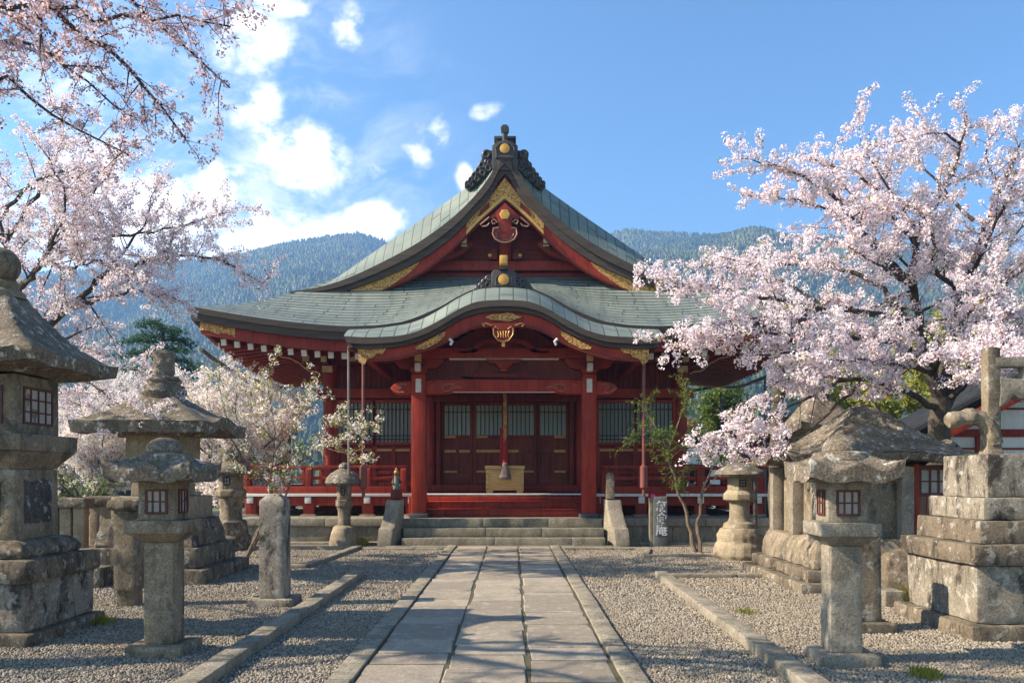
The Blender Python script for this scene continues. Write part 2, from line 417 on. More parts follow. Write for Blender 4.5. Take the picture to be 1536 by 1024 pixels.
M['leaf_rust'] = petals('rusty_leaf', (.22, .12, .05), (.28, .20, .07), (.30, .10, .04))

def bark_mat(name, c1, c2, moss):
    m, g, b, o, oc, tc = new_mat(name)
    v = g.scalev(oc, (1, 1, .55))
    n = g.noise(v, 5, 7, .7); n2 = g.noise(v, 26, 5, .7)
    c = g.mix(g.step(n, .35, .65), c1, c2)
    c = g.mix(g.math('MULTIPLY', g.step(g.noise(oc, 4, 6, .7), .5, .62), moss), c, (.085, .085, .025))
    c = g.mix(g.math('MULTIPLY', g.step(n2, .62, .72), .6), c, (.24, .22, .18))
    g.set(b, 'Base Color', c); g.set(b, 'Roughness', .9)
    bump(g, b, g.math('ADD', n2, n), .9, .03)
    return m
M['bark'] = bark_mat('cherry_bark', (.075, .055, .042), (.045, .034, .028), .25)
M['bark_moss'] = bark_mat('mossy_bark', (.10, .078, .055), (.05, .038, .028), .75)
M['bark_pale'] = bark_mat('pale_bark', (.22, .16, .11), (.13, .09, .065), .3)

def gravel_mats():
    m, g, b, o, oc, tc = new_mat('gravel_bed')
    geo = g.n('ShaderNodeNewGeometry'); p = geo.outputs['Position']
    vo = g.n('ShaderNodeTexVoronoi', None, Vector=p, Scale=42.0)
    rnd = g.n('ShaderNodeSeparateColor', None, i0=vo.outputs[1]).outputs[0]
    c = g.mix(rnd, (.11, .09, .065), (.28, .24, .18))
    big = g.noise(p, .7, 5, .6)
    c = g.mix(g.math('MULTIPLY', g.step(big, .45, .7), .45), c, (.26, .22, .16))
    c = g.mix(g.math('MULTIPLY', g.step(vo.outputs[0], .45, .75), .7), c, (.11, .095, .08))
    ms = g.noise(p, 1.9, 6, .7)
    c = g.mix(g.math('MULTIPLY', g.step(ms, .64, .74), .55), c, (.13, .13, .045))
    g.set(b, 'Base Color', c); g.set(b, 'Roughness', .9)
    bump(g, b, g.math('MULTIPLY', vo.outputs[0], -1), .9, .03)
    M['gravel'] = m
    m, g, b, o, oc, tc = new_mat('gravel_pebble')
    geo = g.n('ShaderNodeNewGeometry'); info = g.n('ShaderNodeObjectInfo')
    p = geo.outputs['Position']
    wn = g.n('ShaderNodeTexWhiteNoise', {'noise_dimensions': '3D'}, Vector=g.n('ShaderNodeVectorMath', {'operation': 'SNAP'}, i0=p, i1=(.025, .025, .2)).outputs[0]).outputs[0]
    rr = g.math('FRACT', g.math('ADD', info.outputs['Random'], g.math('MULTIPLY', wn, .5)))
    c = g.mix(rr, (.175, .145, .10), (.46, .39, .29))
    c = g.mix(g.step(rr, .70, .78), c, (.10, .085, .07))
    c = g.mix(g.math('MULTIPLY', g.step(g.noise(p, .7, 6, .65), .42, .62), .65), c, (.20, .16, .11))
    c = g.mix(g.math('MULTIPLY', g.step(g.noise(p, 1.9, 6, .7), .66, .74), .4), c, (.15, .15, .06))
    g.set(b, 'Base Color', c); g.set(b, 'Roughness', .85)
    M['pebble'] = m
    m, g, b, o, oc, tc = new_mat('path_slab')
    geo = g.n('ShaderNodeNewGeometry'); p = geo.outputs['Position']
    n = g.noise(p, 2.2, 6, .6); fl = g.noise(p, 160, 2, .7); md = g.noise(p, 18, 6, .7)
    c = g.mix(geo.outputs['Random Per Island'], (.25, .205, .145), (.43, .36, .265))
    c = g.mix(g.math('MULTIPLY', g.step(n, .4, .65), .6), c, (.25, .21, .16))
    c = g.mix(g.math('MULTIPLY', g.step(g.noise(p, 50, 4, .75), .5, .64), .5), c, (.16, .14, .11))
    c = g.mix(g.math('MULTIPLY', g.step(fl, .54, .68), .5), c, (.2, .18, .16))
    c = g.mix(g.math('MULTIPLY', g.step(md, .52, .66), .6), c, (.19, .155, .11))
    c = g.mix(g.math('MULTIPLY', g.step(g.noise(p, 8, 7, .7), .52, .66), .45), c, (.50, .44, .35))
    g.set(b, 'Base Color', c); g.set(b, 'Roughness', .8)
    bump(g, b, g.math('ADD', md, g.math('MULTIPLY', fl, .4)), .9, .025)
    M['slab'] = m
    m, g, b, o, oc, tc = new_mat('mossy_joint')
    geo = g.n('ShaderNodeNewGeometry'); p = geo.outputs['Position']
    c = g.mix(g.step(g.noise(p, 5, 5, .7), .4, .6), (.115, .09, .058), (.095, .09, .035))
    c = g.mix(g.step(g.noise(p, 60, 3, .7), .5, .7), c, (.06, .055, .03))
    g.set(b, 'Base Color', c); g.set(b, 'Roughness', .95); bump(g, b, g.noise(p, 70, 4, .7), 1, .03)
    M['joint'] = m
    m, g, b, o, oc, tc = new_mat('field_ground')
    geo = g.n('ShaderNodeNewGeometry'); p = geo.outputs['Position']
    c = g.mix(g.step(g.noise(p, .08, 6, .6), .4, .6), (.16, .13, .085), (.10, .12, .045))
    g.set(b, 'Base Color', c); g.set(b, 'Roughness', .95)
    M['field'] = m
    m, g, b, o, oc, tc = new_mat('wooded_hill')
    geo = g.n('ShaderNodeNewGeometry'); p = geo.outputs['Position']
    c = g.mix(g.step(g.noise(p, .012, 6, .6), .4, .6), (.028, .045, .022), (.055, .07, .028))
    g.set(b, 'Base Color', c); g.set(b, 'Roughness', .95)
    M['hill'] = m
    m, g, b, o, oc, tc = new_mat('forest_tree')
    geo = g.n('ShaderNodeNewGeometry'); p = geo.outputs['Position']; info = g.n('ShaderNodeObjectInfo')
    rn = info.outputs['Random']
    c = g.mix(rn, (.016, .034, .017), (.046, .068, .022))
    patch = g.step(g.math('ADD', g.noise(p, .006, 5, .6), g.math('MULTIPLY', rn, .22)), .52, .68)
    c = g.mix(g.math('MULTIPLY', patch, .9), c, (.12, .13, .035))
    c = g.mix(g.step(rn, .965, .975), c, (.22, .17, .14))
    g.set(b, 'Base Color', c); g.set(b, 'Roughness', .95)
    M['forest'] = m
gravel_mats()
# ------------------------------------------------------------------ the ground
CX = -0.19            # the axis of the path and of the hall

def flat(name, x0, x1, y0, y1, z, mat):
    o = MB().add([(x0, y0, z), (x1, y0, z), (x1, y1, z), (x0, y1, z)], [(0, 1, 2, 3)]).build(name, mat, smooth=False)
    return tag(o, kind='structure')
flat('ground', -3000, 3000, -600, 3000, -.03, M['field'])
flat('gravel_ground', -16, 14, -6, 34, 0.0, M['gravel'])

def scatter(name, quads, density, size, mat, seed, kind='stone', mesh_fn=None, smin=.5, smax=1.3, tilt=math.pi, base=None, zsc=None):
    """a stuff object: small pieces scattered over faces by geometry nodes"""
    if base is None:
        mb = MB()
        for (x0, x1, y0, y1) in quads: mb.add([(x0, y0, 0), (x1, y0, 0), (x1, y1, 0), (x0, y1, 0)], [(0, 1, 2, 3)])
        me = bpy.data.meshes.new(name); me.from_pydata(mb.v, [], mb.f)
    else: me = base
    o = bpy.data.objects.new(name, me); COL.objects.link(o)
    gn = bpy.data.node_groups.new(name, 'GeometryNodeTree')
    gn.interface.new_socket('Geometry', in_out='INPUT', socket_type='NodeSocketGeometry')
    gn.interface.new_socket('Geometry', in_out='OUTPUT', socket_type='NodeSocketGeometry')
    g = NT(gn)
    gi = gn.nodes.new('NodeGroupInput'); go = gn.nodes.new('NodeGroupOutput')
    di = g.n('GeometryNodeDistributePointsOnFaces', {'distribute_method': 'RANDOM'})
    gn.links.new(gi.outputs[0], di.inputs['Mesh'])
    di.inputs['Density'].default_value = density; di.inputs['Seed'].default_value = seed
    if kind == 'stone':
        ico = g.n('GeometryNodeMeshIcoSphere'); ico.inputs['Radius'].default_value = size; ico.inputs['Subdivisions'].default_value = 2
        inst = ico.outputs[0]
        lo, hi = (.6, .5, .35), (1.35, 1.1, .8)
    else:
        co = g.n('GeometryNodeMeshCone', {'fill_type': 'NGON'})
        co.inputs['Vertices'].default_value = 7; co.inputs['Radius Bottom'].default_value = size; co.inputs['Radius Top'].default_value = size * .42
        co.inputs['Side Segments'].default_value = 2
        co.inputs['Depth'].default_value = size * 2.0
        inst = co.outputs[0]
        lo, hi = (.7, .7, .6), (1.35, 1.35, 1.45)
    sm = g.n('GeometryNodeSetMaterial'); gn.links.new(inst, sm.inputs[0]); sm.inputs['Material'].default_value = mat
    rv = g.n('FunctionNodeRandomValue', {'data_type': 'FLOAT_VECTOR'}); rv.inputs[0].default_value = lo; rv.inputs[1].default_value = hi
    rr = g.n('FunctionNodeRandomValue', {'data_type': 'FLOAT_VECTOR'}); rr.inputs[0].default_value = (-tilt, -tilt, -math.pi); rr.inputs[1].default_value = (tilt, tilt, math.pi)
    rr.inputs['Seed'].default_value = 3
    ip = g.n('GeometryNodeInstanceOnPoints')
    gn.links.new(di.outputs[0], ip.inputs['Points']); gn.links.new(sm.outputs[0], ip.inputs['Instance'])
    gn.links.new(rr.outputs[0], ip.inputs['Rotation']); gn.links.new(rv.outputs[0], ip.inputs['Scale'])
    gn.links.new(ip.outputs[0], go.inputs[0])
    md = o.modifiers.new('scatter', 'NODES'); md.node_group = gn
    return tag(o, kind='stuff')

near = [(-8.0, CX - 1.24, 4.6, 10.5), (CX + 1.24, 8.0, 4.6, 10.5)]
far_ = [(-10.5, CX - 1.24, 10.5, 17.6), (CX + 1.24, 9.5, 10.5, 17.6)]
tag(scatter('gravel', near, 1900, .0158, M['pebble'], 1), 'grey loose gravel covering the courtyard close by the path', 'gravel')
tag(scatter('gravel_far', far_, 900, .021, M['pebble'], 2), 'grey loose gravel covering the courtyard towards the hall', 'gravel')

def build_path():
    rng = random.Random(4)
    flat('path_bed', CX - 1.24, CX + 1.24, -6, 17.69, .022, M['joint'])
    mb = MB()
    cols = [(-1.01, -.36), (-.33, .31), (.34, 1.005)]
    for ci, (a, b) in enumerate(cols):
        y = -6 + rng.uniform(0, .5)
        while y < 17.6:
            ln = rng.choice((.34, .42, .5, .6, .72, .85))
            y2 = min(y + ln, 17.66)
            dx = [rng.uniform(-.018, .018) for _ in range(4)]; dz = rng.uniform(-.006, .007)
            g_ = .013
            b0 = len(mb.v)
            z0, z1 = .0, .030 + dz
            pts = [(CX + a + dx[0], y + g_), (CX + b + dx[1], y + g_), (CX + b + dx[2], y2 - g_), (CX + a + dx[3], y2 - g_)]
            mb.loft([[(p[0], p[1], z0) for p in pts], [(p[0], p[1], z1) for p in pts]])
            y = y2
    tag(mb.build('path', M['slab'], bevel=.014, segs=1, rough=.007, seg=.10, nscale=7), kind='structure')
    mb = MB()
    for s in (-1, 1):
        y = -6
        while y < 17.6:
            y2 = min(y + rng.uniform(1.1, 1.7), 17.66)
            j = rng.uniform(-.008, .008)
            mb.box(CX + s * 1.13 - .095 + j, CX + s * 1.13 + .095 + j, y + .006, y2 - .006, 0, .05)
            y = y2
    tag(mb.build('path_edging', M['curb'], bevel=.012, rough=.006, seg=.2), kind='structure')
build_path()

def curb(label, pts, w=.19, h=.105, seed=0):
    rng = random.Random(seed); mb = MB()
    for (x0, y0), (x1, y1) in zip(pts[:-1], pts[1:]):
        L = math.hypot(x1 - x0, y1 - y0); d = ((x1 - x0) / L, (y1 - y0) / L); t = 0
        while t < L - .05:
            t2 = min(t + rng.uniform(.9, 1.6), L)
            a = Vector((x0 + d[0] * (t + .004), y0 + d[1] * (t + .004), h / 2 + rng.uniform(-.006, .006))); b = Vector((x0 + d[0] * (t2 - .004), y0 + d[1] * (t2 - .004), a.z))
            mb.beam(a, b, w, h); t = t2
    o = mb.build('kerb', M['curb'], bevel=.014, rough=.008, seg=.2)
    return tag(o, kind='structure')
curb('', [(-2.36, 4), (-2.42, 12.6)], seed=1)
curb('', [(2.2, 4), (2.32, 12.45)], seed=2)
curb('', [(2.42, 12.38), (5.0, 12.38)], w=.1, h=.07, seed=3)
curb('', [(-3.55, 13.7), (-3.32, 17.2)], w=.16, h=.08, seed=4)
curb('', [(-5.9, 13.62), (-3.5, 13.62)], w=.14, h=.07, seed=5)
curb('', [(-8.4, 17.05), (-3.4, 17.05)], w=.2, h=.07, seed=6)
curb('', [(-3.2, 17.05), (CX - 1.3, 17.05)], w=.2, h=.05, seed=7)
curb('', [(CX + 1.3, 17.05), (2.6, 17.05)], w=.2, h=.05, seed=8)
curb('', [(2.6, 15.55), (2.9, 16.9)], w=.12, h=.06, seed=9)
curb('', [(2.55, 15.5), (5.6, 15.5)], w=.12, h=.06, seed=10)

# ------------------------------------------------------------------ platform, steps, hall
def brick_stone_rows(x0, x1, y0, y1, rows, mb, rng, ln=(.9, 1.5), gap=.008):
    for z0, z1 in rows:
        x = x0
        while x < x1 - .02:
            x2 = min(x + rng.uniform(*ln), x1)
            if x1 - x2 < .3: x2 = x1
            mb.box(x + gap / 2, x2 - gap / 2, y0, y1, z0 + .003, z1 - .003); x = x2

def build_platform():
    t = thing('stone_platform', 'long grey stone platform of jointed blocks carrying the red hall', 'platform', (CX, 18.6, 0))
    rng = random.Random(3); mb = MB()
    brick_stone_rows(-6.3, 6.3, .02, .5, [(0.0, .40)], mb, rng)
    mb.build('block_course', M['stone_step'], t, bevel=.012, rough=.006, seg=.3)
    mb = MB(); brick_stone_rows(-6.35, 6.35, -.03, .5, [(.40, .59)], mb, rng, (1.8, 2.6))
    mb.build('cap_course', M['stone_pale'], t, bevel=.016, rough=.006, seg=.3)
    MB().box(-6.28, 6.28, .5, 10.5, 0, .585).build('platform_core', M['stone_step'], t)
    MB().box(-6.5, 6.5, -.28, .02, -.02, .05).build('ground_course', M['stone_pale'], t, bevel=.01, rough=.006, seg=.3)

    s = thing('stone_steps', 'three broad worn stone steps in front of the offering box', 'steps', (CX, 17.7, 0))
    for k in range(3):
        mb = MB(); brick_stone_rows(-2.27, 2.27, .3 * k, .3 * k + (.3 if k < 2 else .28), [(.2 * k if k else -.02, .2 * k + .2)], mb, rng, (1.2, 2.2), .006)
        if k: mb.box(-2.25, 2.25, .3 * k + .02, .6, 0, .2 * k - .006)
        mb.build('step', M['stone_step'], s, bevel=.014, rough=.007, seg=.22)
    MB().box(-2.6, 2.6, -.16, -.004, -.02, .035).build('ground_slab', M['stone_pale'], s, bevel=.01, rough=.005, seg=.3)
    for sx in (-1, 1):
        c = thing('cheek_wall', ('pale sloping stone cheek wall beside the steps, under the small bronze guardian post' if sx < 0 else
                  'pale sloping stone cheek wall beside the steps, under the bare grey stone post'), 'cheek wall', (CX + sx * 2.44, 17.62, 0), group='cheek walls of the stone steps')
        prof = [(0, -.02), (0, .12), (.07, .40), (.16, .44), (.36, .80), (.42, 1.03), (.62, 1.06), (.62, -.02)]
        wd = .16
        MB().loft([[(q * wd + sx * .20 * (1 - y / .62), y, z) for y, z in prof] for q in (-1, 1)]).build('block', M['stone_pale'], c, bevel=.018, rough=.008, seg=.14)
build_platform()

def ptx(x): return x
hall = thing('shrine_hall', 'large red lacquered shrine hall with curved green copper roof and gilded gables', 'shrine', (CX, 24.5, 0))
def H(name, mb, mat, parent=None, **k):
    o = mb.build(name, mat, parent or hall, **k)
    if parent is None: o.location = (0, -24.5, 0)
    return o

US = [0, .5, 1, 2, 3, 4, 5, 5.57, 6.6, 7.64]
ZS = [10.62, 10.15, 9.72, 9.0, 8.31, 7.6, 6.84, 6.41, 5.75, 5.16]
_S = cr(list(zip(US, ZS)), 200); _Su = [p[0] for p in _S]; _Sz = [p[1] for p in _S]
def S(u): return float(np.interp(abs(u), _Su, _Sz))
_V = cr([(0, 10.16), (.188, 9.99), (.384, 9.62), (.786, 9.08), (1.41, 8.47), (2.287, 7.83), (3.23, 7.31), (4.26, 6.84), (5.06, 6.60), (5.7, 6.50)], 160)
_Vu = [p[0] for p in _V]; _Vz = [p[1] for p in _V]
def V(u): return float(np.interp(abs(u), _Vu, _Vz))
HW, Y0, Y1, YM = 7.64, 19.17, 29.83, 24.5
def corner(b, y):
    f = max(0, (abs(b) - 3.6) / 4.04) ** 1.6; g_ = max(0, (abs(y - YM) - 1.3) / 4.03) ** 1.6
    return .51 * f * g_
def kbump(b, v):
    b = abs(b)
    z = float(np.interp(b, [0, .35, .7, 1.1, 1.56, 2.0, 2.41, 3.0, 3.83], [1.02, 1.0, .92, .74, .47, .27, .12, .03, 0]))
    return z * max(0, 1 - v / 3.0) ** 1.25
def skirt_z(b, y):
    d = min(HW - abs(b), y - Y0, Y1 - y)
    z = S(HW - d) + corner(b, y)
    if y < YM: z += kbump(b, y - Y0)
    return z

def roof_grid(name, bs, ys, zf, uvf, parent=None):
    mb = MB(); P = [[(b, y, zf(b, y)) for b in bs] for y in ys]
    uv = [uvf(b, y) for y in ys for b in bs]
    mb.grid(P)
    return H(name, mb, M['copper'], parent, uvs=uv, angle=60)

_arc = np.concatenate([[0], np.cumsum(np.hypot(np.diff(_Su), np.diff(_Sz)))])
def arcS(u): return float(np.interp(abs(u), _Su, _arc))

def build_roof():
    bs = list(np.linspace(-HW, HW, 93)); n = 18
    # front and back skirts
    def uvfront(b, y):
        dv = min(y - Y0, Y1 - y); ds = HW - abs(b)
        return (b, arcS(HW) - arcS(HW - dv) + 40) if dv <= ds + 1e-6 else (y + 30, arcS(HW) - arcS(abs(b)) + 40)
    # split at the hips so that the courses turn the corner
    for (ya, yb, nm) in ((Y0, 22.3, 'lower_roof'), (26.7, Y1, 'lower_roof')):
        mb = MB(); uv = []
        for sgn in (0, -1, 1):
            ts = np.linspace(0, 1, n)
            rows = []
            for t in ts:
                v = t * (yb - ya) if ya == Y0 else (1 - t) * (yb - ya)
                y = ya + t * (yb - ya)
                if sgn == 0:
                    xs = np.linspace(-(HW - v), HW - v, 81)
                    rows.append([(x, y, skirt_z(x, y)) for x in xs]); uv += [(x, arcS(HW) - arcS(HW - v)) for x in xs]
                else:
                    xs = np.linspace(HW - v, HW, 14) * sgn
                    rows.append([(x, y, skirt_z(x, y)) for x in xs]); uv += [(y + 20, arcS(HW) - arcS(x)) for x in xs]
            mb.grid(rows)
        H(nm, mb, M['copper'], uvs=uv, angle=60)
    # the long side slopes and the rounded gable ends
    us = list(np.linspace(0, HW, 44))
    def prof_z(u, y):
        if u > 5.62: return S(u) + corner(u, y)
        if y < YM: t = min(1, max(0, (y - 21.35) / 1.1))
        else: t = min(1, max(0, (27.65 - y) / 1.1))
        k = math.sin(t * math.pi / 2) ** .9
        return V(u) + (max(S(u), V(u)) - V(u)) * k + corner(u, y) * t
    yy = list(np.linspace(21.35, 22.45, 12)) + list(np.linspace(22.8, 26.2, 9)) + list(np.linspace(26.55, 27.65, 12))
    mb = MB(); uv = []
    for sgn in (-1, 1):
        rows = []
        for u in us:
            if u > 5.62: ys = list(np.linspace(22.3, 26.7, len(yy)))
            else: ys = yy
            rows.append([(sgn * u, y, prof_z(u, y)) for y in ys]); uv += [(y * 1.0 + sgn * 3, arcS(HW) - arcS(u)) for y in ys]
        mb.grid(rows)
    H('upper_roof', mb, M['copper_wide'], uvs=uv, angle=60)
    # layered eave edge
    fb = MB()
    path = [(b, Y0) for b in np.linspace(-HW, HW, 93)] + [(HW, y) for y in np.linspace(Y0, Y1, 40)[1:]] + \
           [(b, Y1) for b in np.linspace(HW, -HW, 50)[1:]] + [(-HW, y) for y in np.linspace(Y1, Y0, 40)[1:-1]]
    rings = []
    for b, y in path:
        z = skirt_z(b, y); ix = max(-1, min(1, b / HW)) if abs(abs(b) - HW) < 1e-6 else 0
        iy = -1 if y == Y0 else (1 if y == Y1 else 0)
        if abs(abs(b) - HW) < 1e-6: ix = 1 if b > 0 else -1
        th = .31
        prof = [(-.004, -.004), (.015, -.13), (.055, -.135), (.075, -th), (.62, -th + .02), (.62, -.03)]
        rings.append([(b - ix * d, y - iy * d, z + dz) for d, dz in prof])
    m6 = len(rings[0]); N_ = len(rings)
    fs = []
    for r in range(N_):
        for i in range(m6): fs.append((r * m6 + i, r * m6 + (i + 1) % m6, ((r + 1) % N_) * m6 + (i + 1) % m6, ((r + 1) % N_) * m6 + i))
    fb.add([p for r in rings for p in r], fs)
    H('eave_edge', fb, M['fascia'], angle=30)
    # soffit boards
    mb = MB()
    def soff(b, y, k): return skirt_z(b, y) - .34
    ringsA = []
    def soft(d, zz):
        out = []
        for b, y in path:
            bb = max(-HW + d, min(HW - d, b)); yy2 = max(Y0 + d, min(Y1 - d, y)); c = corner(b, y)
            out.append((bb, yy2, zz + c * max(0, 1 - d / 2.6)))
        return out
    rs = [soft(d, z) for d, z in ((.3, 4.86), (.9, 4.95), (1.8, 5.08), (2.9, 5.25))]
    np_ = len(path); fs = []
    for r in range(len(rs) - 1):
        for i in range(np_): fs.append((r * np_ + i, r * np_ + (i + 1) % np_, (r + 1) * np_ + (i + 1) % np_, (r + 1) * np_ + i))
    mb.add([p for r in rs for p in r], fs)
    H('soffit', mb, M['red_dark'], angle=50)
    # red eave board under the dark edge, with gilt corners
    for (yA, yB) in ((Y0 + .22, Y0 + .32), (Y1 - .32, Y1 - .22)):
        mb = MB(); bb = np.linspace(-7.38, 7.38, 61)
        yy0 = Y0 if yA < YM else Y1
        mb.ribbon([(b, 4.868 + corner(b, yy0)) for b in bb], [(b, 4.60 + corner(b, yy0) * .93) for b in bb], yA, yB)
        H('eave_board', mb, M['red'], angle=30)
    for s in (-1, 1):
        mb = MB()
        bb = np.linspace(6.55, 7.40, 9)
        mb.ribbon([(s * b, 4.86 + corner(b, Y0)) for b in bb], [(s * b, 4.66 + corner(b, Y0) * .93 + .06 * abs(math.sin((b - 6.55) * 7))) for b in bb], Y0 + .205, Y0 + .222)
        H('gilt_corner', mb, M['gilt'])
        mb = MB()
        yy2 = np.linspace(Y0 + .25, Y1 - .25, 40)
        vs = []
        for y in yy2:
            c = corner(HW, y)
            for (dx, dz) in ((.22, 4.868), (.32, 4.868), (.32, 4.66), (.22, 4.66)): vs.append((s * (HW - dx), y, dz + c * .96))
        fs = [(4 * i + k, 4 * i + (k + 1) % 4, 4 * i + 4 + (k + 1) % 4, 4 * i + 4 + k) for i in range(39) for k in range(4)] + [(0, 1, 2, 3), tuple(4 * 39 + k for k in (3, 2, 1, 0))]
        mb.add(vs, fs)
        H('side_eave_board', mb, M['red'], angle=30)
    # rafters with white painted ends
    rid = [0]
    def rafter(a, b, w=.11, h=.13):
        o = H('rafter', MB().beam(a, b, w, h), M['red'], bevel=0, smooth=False)
        a = Vector(a); b = Vector(b); d = (b - a).normalized()
        MB().beam(a - d * .012, a + d * .03, w + .025, h + .025).build('end_cap', M['white'], o, smooth=False)
    for s in (-1, 1):
        for k in range(14):
            b = 2.95 + .33 * k
            c = corner(b, Y0) * .92
            if b < 7.2: rafter((s * b, Y0 + .45, 4.52 + c), (s * b * (1 if b < 4.9 else .97), 22.0 if b < 4.9 else 20.9, 5.02 + c * .3))
        for k in range(29):
            y = Y0 + 1.0 + .31 * k
            c = corner(HW, y) * .92
            rafter((s * (HW - .42), y, 4.56 + c), (s * 4.85, y + (0 if y > 22 else .05), 5.03 + c * .2), .1, .12)
    # gutters and rain pipes
    for s in (-1, 1):
        yy2 = [Y0 + 1.1 + i * (Y1 - Y0 - 1.2) / 24 for i in range(25)]
        H('gutter', MB().tube([(s * (HW + .08), y, 4.60 + corner(HW, y) * .95 - .1) for y in yy2], .055, 8), M['bronze'])
    H('back_gutter', MB().tube([(-HW - .08, Y1 - .05, 4.9), (-6, Y1 + .05, 4.55), (6, Y1 + .05, 4.55), (HW + .08, Y1 - .05, 4.9)], .055, 8), M['bronze'])
    for x, y, zt in ((-7.72, 23.7, 4.48), (-7.72, 28.7, 4.55), (7.72, 23.7, 4.48), (7.72, 28.7, 4.55)):
        H('rain_pipe', MB().tube([(x, y, zt), (x, y, .0)], .034, 8), M['pipe'])
    # ridge
    mb = MB()
    mb.box(-.22, .22, 21.75, 27.25, 9.9, 10.75); mb.box(-.30, .30, 21.7, 27.3, 10.75, 10.83)
    H('ridge_box', mb, M['bronze'], bevel=.02)
build_roof()

def mirror(pts):  # left-to-right curve from samples given for u >= 0
    return [(-u, z) for u, z in pts[::-1]] + [(u, z) for u, z in pts[1:]]

def build_gable():
    N = 40
    top = cr([(0, 10.16), (.188, 9.99), (.384, 9.62), (.786, 9.08), (1.41, 8.47), (2.287, 7.83), (3.23, 7.31), (4.26, 6.84), (5.06, 6.60), (5.78, 6.50)], N)
    bot = cr([(0, 9.66), (.16, 9.50), (.42, 9.02), (.83, 8.60), (1.36, 8.03), (2.2, 7.41), (3.05, 6.98), (4.0, 6.62), (4.8, 6.44), (5.7, 6.42)], N)
    mid = [((a[0] * .45 + b[0] * .55), a[1] * .45 + b[1] * .55) for a, b in zip(top, bot)]
    for (f, ys) in ((1, (21.30, 21.62)), (-1, (27.38, 27.70))):
        mb = MB(); mb.ribbon(mirror(top), mirror(mid), *ys)
        mb.ribbon(mirror([(p[0], p[1] + .002) for p in mid]), mirror(bot), ys[0] + (.07 if f > 0 else -.0), ys[1] - (.07 if f < 0 else 0))
        H('verge_edge', mb, M['fascia'], angle=30)
    up = cr([(0, 9.64), (.304, 9.26), (.786, 8.76), (1.1, 8.40), (2.05, 7.66), (2.84, 7.17), (3.71, 6.77), (4.35, 6.55)], N)
    lo = cr([(0, 8.97), (.304, 8.73), (.786, 8.28), (1.41, 7.66), (2.05, 7.15), (2.55, 6.86), (2.95, 6.68), (3.3, 6.53)], N)
    o = H('bargeboard', MB().ribbon(mirror(up), mirror(lo), 21.46, 21.60), M['red_bright'], angle=30)
    edge = [(p[0], p[1] + .05) for p in lo]
    MB().ribbon(mirror(edge), mirror(lo), 21.425, 21.458).build('moulding', M['red_dark'], o, angle=30)
    H('bargeboard', MB().ribbon(mirror(up), mirror(lo), 27.4, 27.54), M['red_bright'], angle=30)
    # gilt plates
    k = 13
    cu = cr([(0, 9.58), (.3, 9.2), (.62, 8.84), (.95, 8.5), (1.05, 8.36)], k); cl = cr([(0, 9.0), (.25, 8.80), (.6, 8.46), (.98, 8.10), (1.02, 8.08)], k)
    mb = MB(); mb.ribbon(mirror(cu), mirror(cl), 21.432, 21.46)
    g1 = H('gilt_crest', mb, M['gilt'], angle=30)
    lowl = cr([(.02, 9.04), (.35, 8.74), (.7, 8.42), (1.04, 8.06)], 12)
    MB().ribbon(mirror([(u, z + .09) for u, z in lowl]), mirror([(u, z - .01) for u, z in lowl]), 21.41, 21.431).build('gilt_rim', M['gold'], g1, angle=30)
    for s in (-1, 1): MB().plate([(s * .42, 8.93), (s * .66, 8.72), (s * .72, 8.55), (s * .55, 8.60), (s * .40, 8.76)], 21.415, 21.431).build('red_inset', M['red_dark'], g1)
    for s in (-1, 1):
        a = cr([(2.35, 7.47), (3.0, 7.09), (3.71, 6.755), (4.3, 6.56)], 10); b = cr([(2.32, 7.28), (2.62, 7.00), (2.95, 6.77), (3.3, 6.55)], 10)
        H('gilt_tail', MB().ribbon([(s * u, z) for u, z in a], [(s * u, z) for u, z in b], 21.44, 21.462), M['gilt'], angle=30)
    # pendant
    pd = [(0, 8.86), (.22, 8.68), (.42, 8.50), (.62, 8.38), (.55, 8.27), (.40, 8.30), (.30, 8.40), (.22, 8.34), (.20, 8.20), (.32, 8.12), (.33, 7.98), (.22, 7.86), (0, 7.80)]
    pd = [(0, 8.9), (.3, 8.62), (.42, 8.52), (.34, 8.44), (.24, 8.50), (.18, 8.40), (.17, 8.22), (.30, 8.20), (.33, 8.06), (.26, 7.92), (.12, 7.84), (0, 7.82)]
    full = [(x, z) for x, z in pd] + [(-x, z) for x, z in pd[-2:0:-1]]
    p = H('pendant', MB().plate(full, 21.36, 21.45), M['red'], bevel=.012)
    outer = [(.17, 8.22), (.30, 8.20), (.33, 8.06), (.26, 7.92), (.12, 7.84), (0, 7.82)]
    mb = MB(); mb.tube([(x, 21.35, z) for x, z in mirror(outer[::-1])], .022, 6)
    for s in (-1, 1):
        mb.tube([(s * x, 21.35, z) for x, z in ((.2, 8.36), (.28, 8.44), (.36, 8.40), (.32, 8.32), (.26, 8.34))], .02, 6)
        mb.tube([(s * x, 21.35, z) for x, z in ((.42, 8.5), (.56, 8.38), (.66, 8.30), (.60, 8.25), (.48, 8.27), (.42, 8.34))], .022, 6)
    mb.build('gilt_outline', M['carve'], p)
    mb = MB()
    for i in range(8): mb.tube([(.24 * math.cos(a + i * math.pi / 8 * 1), 21.35, 8.08 + .2 * math.sin(a + i * math.pi / 8)) for a in (math.pi, math.pi + .3)], .018, 5)
    mb.build('carving', M['bronze'], p)
    MB().lathe([(.001, 0), (.13, 0), (.15, .02), (.13, .05), (.001, .055)], 6).build('gilt_boss', M['gold'], p).matrix_local = Matrix.Translation((0, 21.36, 8.57)) @ Matrix.Rotation(R(90), 4, 'X')
    # gable wall
    wallpts = cr([(0, 9.6), (1.1, 8.5), (2.05, 7.75), (2.9, 7.2), (3.6, 6.86)], 24)
